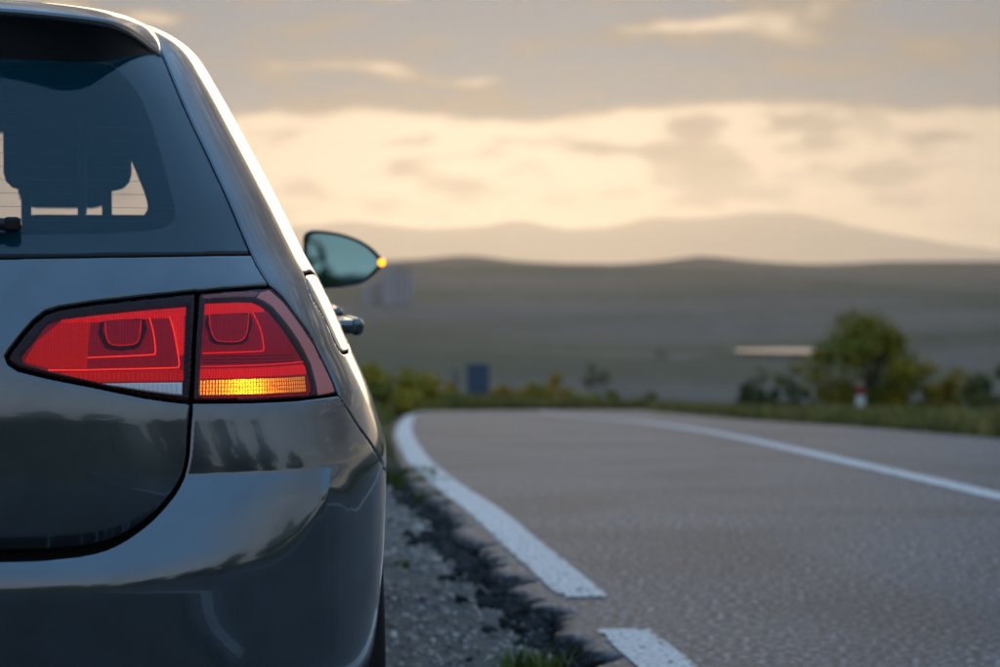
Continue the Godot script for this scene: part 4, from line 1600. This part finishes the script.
	for k in 16:
		var x := 108.0 + k * 4.7
		guide("frosted_rib", [[x, 382.0], [x + 0.3, 382.6 + (x - 98) * 0.115]], 0.010, 0.0011, frost, a, right)

	for k in 26:
		var x := 62.0 + k * 4.8
		guide("prism_line", [[x, 371.5], [x, 378.5]], 0.0098, 0.0006, red, a, right)
	if right:
		for bulb in [[62, 345, 0.0002], [120, 374, 0.0004], [165, 373, 0.0004]]:
			var at := spot(to_skin(bulb[0], bulb[1]), 0.0225)
			part("side_light_bulb", rbox(Vector3(0.008, 0.006, 0.006), 0.0025, at), hot, a)
			var lamp := OmniLight3D.new()
			lamp.name = "side_light_glow"
			lamp.position = at
			lamp.light_color = Color(1.0, 0.25, 0.15)
			lamp.light_energy = bulb[2]
			lamp.omni_range = 6.0
			lamp.omni_attenuation = 2.0
			lamp.light_size = 0.004
			lamp.shadow_enabled = true
			a.add_child(lamp, true)
	# outer lamp, on the body
	var b := Node3D.new()
	b.name = "tail_lamp"
	car.add_child(b, true)
	var bo := bounds(outer)
	part("lamp_lens", panel(sd_outer, 0.003, -0.001, 0.004, 0.006, false, sides, bo), lens, b)
	part("lamp_housing", panel(sd_outer, 0.003, 0.034, 0.0, 0.0, false, sides, bo), trim, b)
	var body := [[206, 299], [240, 297.5], [257, 298], [265, 301.5], [273, 307.5], [285, 321.5], [294, 334], [301, 345], [307, 355], [311.5, 365], [316, 380], [316.5, 389], [313, 394], [255, 397.5], [200, 398], [201, 372], [203, 330]]
	var sd_body := signed(trace(body))
	part("lamp_rim", panel(without(sd_outer, signed(trace([[208, 301], [240, 299.5], [256, 300], [264, 303], [272, 309], [284, 323], [293, 336], [300, 347], [306, 357], [310, 366], [314, 380], [314.5, 388], [311.5, 391.5], [255, 395], [202, 395.5], [203, 372], [205.5, 330]]))), 0.003, 0.004, 0.001, 0.007, false, sides, bo), mat(lin(0.020, 0.003, 0.004), 0.3, 0.0, 0.2), b)
	# the wrap-round end of the lens: clear plastic, a pinkish sky reflection put into its colour
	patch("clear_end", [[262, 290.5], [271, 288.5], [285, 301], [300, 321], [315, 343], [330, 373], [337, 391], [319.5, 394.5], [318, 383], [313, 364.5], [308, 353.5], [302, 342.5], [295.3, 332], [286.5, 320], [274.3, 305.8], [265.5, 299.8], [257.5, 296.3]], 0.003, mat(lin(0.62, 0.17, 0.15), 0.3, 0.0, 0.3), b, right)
	patch("clear_top", [[201, 294], [225, 291.5], [252, 289.5], [262, 290], [256, 296], [240, 295.5], [205, 297.5]], 0.003, mat(lin(0.24, 0.07, 0.07), 0.3, 0.0, 0.3), b, right)
	patch("red_reflector", body, 0.0115, deep_red, b, right, 0.001, 0.006)
	patch("top_band", [[207, 300.5], [240, 299], [256, 299.5], [264, 303], [270, 308], [240, 309.5], [206.5, 311]], 0.0085, red, b, right)
	patch("dark_panel", [[210, 311.5], [211.5, 331], [217, 341], [247, 341], [253, 331], [254.5, 310]], 0.0100, dark_red, b, right, 0.001, 0.003, 2)
	patch("red_panel", [[212.5, 312], [214.5, 329], [219.5, 337.5], [244, 337.5], [250, 329], [251.5, 310.8]], 0.0088, deep_red, b, right, 0.002, 0.003, 2)
	guide("light_guide", [[211.5, 311.5], [212.5, 322], [214.5, 331], [219, 337.5], [226, 339], [240, 339], [246, 336.5], [250, 329], [252, 310.5]], 0.0085, 0.0009, red, b, right)
	guide("light_guide", [[255.5, 309.5], [261, 320], [264.8, 331], [267, 345], [266.5, 348], [263, 349.2], [240, 350.3], [204.5, 351.6]], 0.0080, 0.0011, hot_soft(red), b, right)
	guide("light_guide", [[202.5, 365], [240, 364], [280, 362], [300, 360.2], [306.5, 359.5]], 0.0080, 0.0010, hot_soft(red), b, right)
	patch("lower_band", [[202.5, 367], [240, 366], [280, 364], [308.5, 361.5], [310.5, 367], [311.5, 371], [280, 373.4], [240, 375.4], [201.8, 377]], 0.0088, red, b, right)
	for k in 3:
		guide("prism_line", [[205, 354.5 + k * 3.2], [250, 353.6 + k * 3.2], [300, 352.0 + k * 3.0]], 0.0105, 0.0006, dark_red, b, right)
	# the indicator: a bulb behind rows of small amber pillows
	var lit := right
	var amber := mat(lin(0.80, 0.30, 0.02), 0.2, 0.0, 0.5)
	amber.backlight_enabled = true
	amber.backlight = lin(1.0, 0.55, 0.06)
	if lit:
		amber.emission_enabled = true
		amber.emission = lin(1.0, 0.36, 0.01)
		amber.emission_energy_multiplier = 0.38
	var v := PackedVector3Array()
	var n := PackedVector3Array()
	var idx := PackedInt32Array()
	var c00 := to_skin(202, 378.5)
	var c10 := to_skin(309, 373.5)
	var c01 := to_skin(201.5, 394.0)
	var c11 := to_skin(310.5, 389.5)
	var ncol := 40
	var nrow := 4
	for r in nrow:
		for k in ncol:
			var base := v.size()
			for y in 3:
				for x in 3:
					var fx := (k + 0.14 + 0.34 * x) / ncol
					var fy := (r + 0.08 + 0.42 * y) / nrow
					var q: Vector2 = c00.lerp(c10, fx).lerp(c01.lerp(c11, fx), fy)
					var dome := 0.0022 if x == 1 and y == 1 else 0.0015 if x == 1 else 0.0012 if y == 1 else 0.0
					var p := spot(q, 0.0098 - dome)
					var nn: Vector3 = (spot(q, 0.0) - spot(q, 0.01)).normalized()
					nn = (nn + Vector3(0.5 * (x - 1), -0.35 * (y - 1), -0.15 * (x - 1))).normalized()
					v.append(p)
					n.append(nn)
			for y in 2:
				for x in 2:
					var k0 := base + y * 3 + x
					idx.append_array([k0, k0 + 1, k0 + 3, k0 + 1, k0 + 4, k0 + 3])
	part("indicator_light", one_side(v, n, idx, sides), amber, b)
	patch("indicator_reflector", [[202, 377.5], [309, 372.5], [311, 390], [201.5, 395]], 0.032, mat(lin(0.35, 0.13, 0.02), 0.4, 0.0), b, right, 0.0, 0.0)
	# walls of the indicator's chamber keep its light from the red cells
	for pair in [[c00, c10], [c01, c11], [c00, c01], [c10, c11]]:
		var near_row := []
		var far_row := []
		for k in 13:
			var q: Vector2 = pair[0].lerp(pair[1], k / 12.0)
			var off := (q - (c00 + c11) * 0.5).normalized() * 0.0012
			for e in [[near_row, 0.0085], [far_row, 0.034]]:
				var p := spot(q + off, e[1])
				e[0].append(p if right else p * Vector3(-1, 1, 1))
		part("chamber_wall", sheet([near_row, far_row]), trim, b)
	if lit:
		var bulb_at := spot(to_skin(250, 384.5), 0.0245)
		var glow := mat(lin(1.0, 0.5, 0.05), 0.3)
		glow.emission_enabled = true
		glow.emission = lin(1.0, 0.42, 0.02)
		glow.emission_energy_multiplier = 6.0
		part("indicator_light_bulb", rbox(Vector3(0.012, 0.010, 0.010), 0.0045, bulb_at), glow, b)
		var lamp := OmniLight3D.new()
		lamp.name = "indicator_glow"
		lamp.position = bulb_at
		lamp.light_color = Color(1.0, 0.72, 0.30)
		lamp.light_energy = 0.014
		lamp.omni_range = 8.0
		lamp.omni_attenuation = 2.0
		lamp.light_size = 0.004
		lamp.shadow_enabled = true
		b.add_child(lamp)

var prism_made: ImageTexture
func prism_shade_texture() -> ImageTexture:
	# moulded prisms of the lamp's plastic: ridge shading painted as a slightly uneven lattice of tone
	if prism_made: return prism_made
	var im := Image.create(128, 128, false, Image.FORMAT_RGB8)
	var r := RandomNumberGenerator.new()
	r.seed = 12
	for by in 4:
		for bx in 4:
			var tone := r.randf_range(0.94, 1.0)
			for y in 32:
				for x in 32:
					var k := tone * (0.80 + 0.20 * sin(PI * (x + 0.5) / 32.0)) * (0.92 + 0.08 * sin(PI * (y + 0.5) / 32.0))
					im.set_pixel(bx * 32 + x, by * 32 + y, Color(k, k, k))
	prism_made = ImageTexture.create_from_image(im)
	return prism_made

func hot_soft(m: StandardMaterial3D) -> StandardMaterial3D:
	var o: StandardMaterial3D = m.duplicate()
	o.emission_energy_multiplier = 0.6
	return o

func build_mirror(car: Node3D, right: bool) -> void:
	var m := Node3D.new()
	m.name = "door_mirror"
	car.add_child(m, true)
	var z := -2.62
	var px := [[303.5, 250], [303.5, 238], [308, 231.5], [319, 230.4], [339.5, 233.2], [357.5, 239], [371, 247], [380, 256], [383.5, 262], [381, 268], [371, 277.5], [361, 283.5], [346, 286.6], [325, 288.3], [311, 288], [305, 281], [303.5, 266]]
	var poly := PackedVector2Array()
	for p in px:
		var r := ray(p[0], p[1])
		var q := EYE + r * ((z - EYE.z) / r.z)
		poly.append(Vector2(q.x, q.y))
	poly = rounded(poly, 3, true)
	var mid := Vector2.ZERO
	for p in poly: mid += p / poly.size()
	var flip := Vector3(1 if right else -1, 1, 1)
	# housing: a shell that domes forward from the rim
	var rows := []
	for s in [[0.90, -0.006], [0.93, 0.004], [0.97, 0.007], [1.0, 0.002], [1.01, -0.012], [1.0, -0.035], [0.93, -0.065], [0.80, -0.09], [0.55, -0.108], [0.25, -0.115], [0.01, -0.117]]:
		var row := []
		for k in poly.size() + 1:
			var p: Vector2 = mid + (poly[k % poly.size()] - mid) * s[0]
			row.append(Vector3(p.x, p.y, z + s[1]) * flip)
		rows.append(row)
	part("mirror_housing", sheet(rows), mat(lin(0.010, 0.010, 0.011), 0.3, 0.0, 0.5), m)
	var face := PackedVector2Array()
	for p in poly: face.append((p - mid) * 0.885)
	var turn := Basis(Vector3.UP, 0.03 if right else -0.03) * Basis(Vector3.RIGHT, -0.037)
	var shift := Vector3(mid.x * flip.x, mid.y, z - 0.004)
	if not right:
		for k in face.size(): face[k].x = -face[k].x
	var silver := mat(lin(0.22, 0.40, 0.44), 0.01, 1.0, 0.5)
	part("mirror_glass", slab(face, -0.003, 0.0, Transform3D(turn, shift)), silver, m)
	var r0 := ray(381.8, 262.5)
	var lit_at := EYE + r0 * ((z + 0.006 - EYE.z) / r0.z)
	var glow := mat(lin(0.8, 0.35, 0.03), 0.3)
	if right:
		glow.emission_enabled = true
		glow.emission = lin(1.0, 0.40, 0.015)
		glow.emission_energy_multiplier = 1.6
	part("indicator_light", rbox(Vector3(0.020, 0.021, 0.016), 0.0075, lit_at * flip), glow, m)
	var root := Vector3(0.775, 0.955, z - 0.05)
	part("mirror_foot", join([tube([root * flip, Vector3(0.84, 0.955, z - 0.055) * flip, Vector3(mid.x - 0.06, mid.y - 0.05, z - 0.05) * flip], 0.026, 10)]), plastic, m)

func build_cabin(car: Node3D) -> void:
	var cloth := mat(lin(0.010, 0.012, 0.013), 0.85, 0.0, 0.3)
	var trim := mat(lin(0.008, 0.009, 0.010), 0.7, 0.0, 0.3)
	# rear bench
	var bench := Node3D.new()
	bench.name = "rear_seat"
	car.add_child(bench)
	part("seat_back", rbox(Vector3(1.22, 0.62, 0.16), 0.05, Vector3(0, 0.775, -1.02)), cloth, bench)
	part("seat_bolster", rbox(Vector3(0.25, 0.05, 0.12), 0.024, Vector3(0.36, 1.080, -1.02)), cloth, bench)
	part("seat_bolster", rbox(Vector3(0.25, 0.05, 0.12), 0.024, Vector3(-0.36, 1.080, -1.02)), cloth, bench)
	part("seat_cushion", rbox(Vector3(1.22, 0.18, 0.50), 0.06, Vector3(0, 0.42, -1.30)), cloth, bench)
	for x in [0.318, -0.318, 0.0]:
		var wide := 0.235 if x != 0.0 else 0.20
		part("headrest", rbox(Vector3(wide, 0.235, 0.10), 0.032, Vector3(x, 1.269, -1.02)), cloth, bench)
		for s in [-0.078, 0.072]:
			part("headrest_post", tube([Vector3(x + s, 1.05, -1.02), Vector3(x + s, 1.18, -1.02)], 0.0095, 8), plastic, bench)
	# front seats
	for x in [0.37, -0.37]:
		var seat := Node3D.new()
		seat.name = "front_seat"
		car.add_child(seat, true)
		part("seat_back", rbox(Vector3(0.50, 0.60, 0.14), 0.06, Vector3(x, 0.77, -1.95)), cloth, seat)
		part("seat_cushion", rbox(Vector3(0.50, 0.16, 0.5), 0.06, Vector3(x, 0.42, -2.2)), cloth, seat)
		part("headrest", rbox(Vector3(0.21, 0.17, 0.10), 0.04, Vector3(x * 0.62, 1.225, -1.93)), cloth, seat)
	# a dark strap behind the bench, its edge glints added as pale strips
	var strap := mat(lin(0.02, 0.022, 0.024), 0.6)
	part("dark_strap", rbox(Vector3(0.014, 0.20, 0.003), 0.001, Vector3(0.350, 1.18, -0.93)), strap, car)
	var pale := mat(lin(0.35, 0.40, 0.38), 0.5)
	part("painted_edge_glint", rbox(Vector3(0.0024, 0.135, 0.003), 0.001, Vector3(0.3585, 1.172, -0.926)), pale, car)
	part("painted_edge_glint", rbox(Vector3(0.0020, 0.07, 0.003), 0.0009, Vector3(0.3455, 1.205, -0.926)), pale, car)
	# lining of the rear pillars round the opening
	var line := PackedVector2Array()
	for p in [[96, 40], [108, 90], [124, 142], [136, 172], [144, 192], [147.5, 205], [146, 212], [139, 218], [120, 219], [120, 240]]:
		var r := ray(p[0], p[1])
		var q := EYE + r * ((-0.93 - EYE.z) / r.z)
		line.append(Vector2(q.x, q.y))
	var poly := rounded(line, 3)
	poly.append_array([Vector2(0.66, 0.98), Vector2(0.60, 1.26), Vector2(0.50, 1.42), Vector2(0.34, 1.44)])
	part("pillar_trim", slab(poly, -0.97, -0.93), trim, car)
	var left := PackedVector2Array()
	for p in poly: left.append(Vector2(-p.x, p.y))
	part("pillar_trim", slab(left, -0.97, -0.93), trim, car)
	part("headliner", rbox(Vector3(0.86, 0.02, 1.3), 0.009, Vector3(0, 1.40, -1.45)), trim, car)
	part("parcel_shelf", rbox(Vector3(1.16, 0.02, 0.55), 0.009, Vector3(0, 0.98, -0.66)), trim, car)
	part("dashboard", rbox(Vector3(1.36, 0.25, 0.45), 0.08, Vector3(0, 0.90, -2.72)), trim, car)
	part("cabin_floor", rbox(Vector3(1.5, 0.04, 2.6), 0.01, Vector3(0, 0.28, -2.0)), trim, car)
	part("underbody", rbox(Vector3(1.60, 0.06, 3.5), 0.02, Vector3(0, 0.20, -2.1)), black, car)
	part("rear_apron", rbox(Vector3(1.30, 0.10, 0.08), 0.03, Vector3(0, 0.20, -0.19)), plastic, car)

func build_wheels(car: Node3D) -> void:
	var rubber := mat(lin(0.012, 0.012, 0.012), 0.85, 0.0, 0.3)
	var alloy := mat(lin(0.35, 0.35, 0.36), 0.3, 0.9)
	for z in [-0.765, -3.40]:
		for s in [1.0, -1.0]:
			var w := Node3D.new()
			w.name = "wheel"
			car.add_child(w, true)
			w.position = Vector3(s * 0.775, 0.316, z)
			if s < 0: w.rotation.y = PI
			var prof := []
			for p in [[0.215, 0.09], [0.235, 0.105], [0.27, 0.109], [0.298, 0.102], [0.310, 0.088], [0.316, 0.07], [0.317, 0.03], [0.312, 0.026], [0.312, 0.020], [0.317, 0.016], [0.317, -0.016], [0.312, -0.02], [0.312, -0.026], [0.317, -0.03], [0.316, -0.07], [0.300, -0.10], [0.26, -0.108], [0.215, -0.09]]: prof.append(Vector2(p[0], p[1]))
			part("tyre", lathe(prof), rubber, w)
			var rim := []
			for p in [[0.216, 0.095], [0.205, 0.098], [0.20, 0.06], [0.195, 0.0], [0.2, -0.08], [0.216, -0.09]]: rim.append(Vector2(p[0], p[1]))
			part("rim", lathe(rim), alloy, w)
			for k in 5:
				var a := k * TAU / 5
				part("spoke", tube([Vector3(0.062, 0.03 * cos(a), 0.03 * sin(a)), Vector3(0.085, 0.12 * cos(a), 0.12 * sin(a)), Vector3(0.075, 0.205 * cos(a), 0.205 * sin(a))], 0.022, 8), alloy, w)
			part("hub_cap", lathe([Vector2(0.001, 0.09), Vector2(0.04, 0.088), Vector2(0.05, 0.06)], 20), alloy, w)
			part("brake_disc", lathe([Vector2(0.06, 0.02), Vector2(0.145, 0.02), Vector2(0.145, 0.0), Vector2(0.06, 0.0)], 32, false), alloy, w)
			# wheel house
	for z in [-0.765, -3.40]:
		for s in [1.0, -1.0]:
			var arc := []
			for x in [0.55, 0.72, 0.862]:
				var row := []
				for k in 25:
					var t := -0.35 + k * (PI + 0.7) / 24.0
					row.append(Vector3(s * x, 0.316 + 0.353 * sin(t), z + 0.353 * cos(t)))
				arc.append(row)
			part("wheel_house", sheet(arc), black, car)

func _ready() -> void:
	rng.seed = 4
	var t0 := Time.get_ticks_msec()
	set_stage()
	build_land()
	build_hills()
	print("land ", Time.get_ticks_msec() - t0)
	build_road()
	build_shoulder()
	build_plants()
	build_roadside()
	print("outside ", Time.get_ticks_msec() - t0)
	build_car()
	print("car ", Time.get_ticks_msec() - t0)
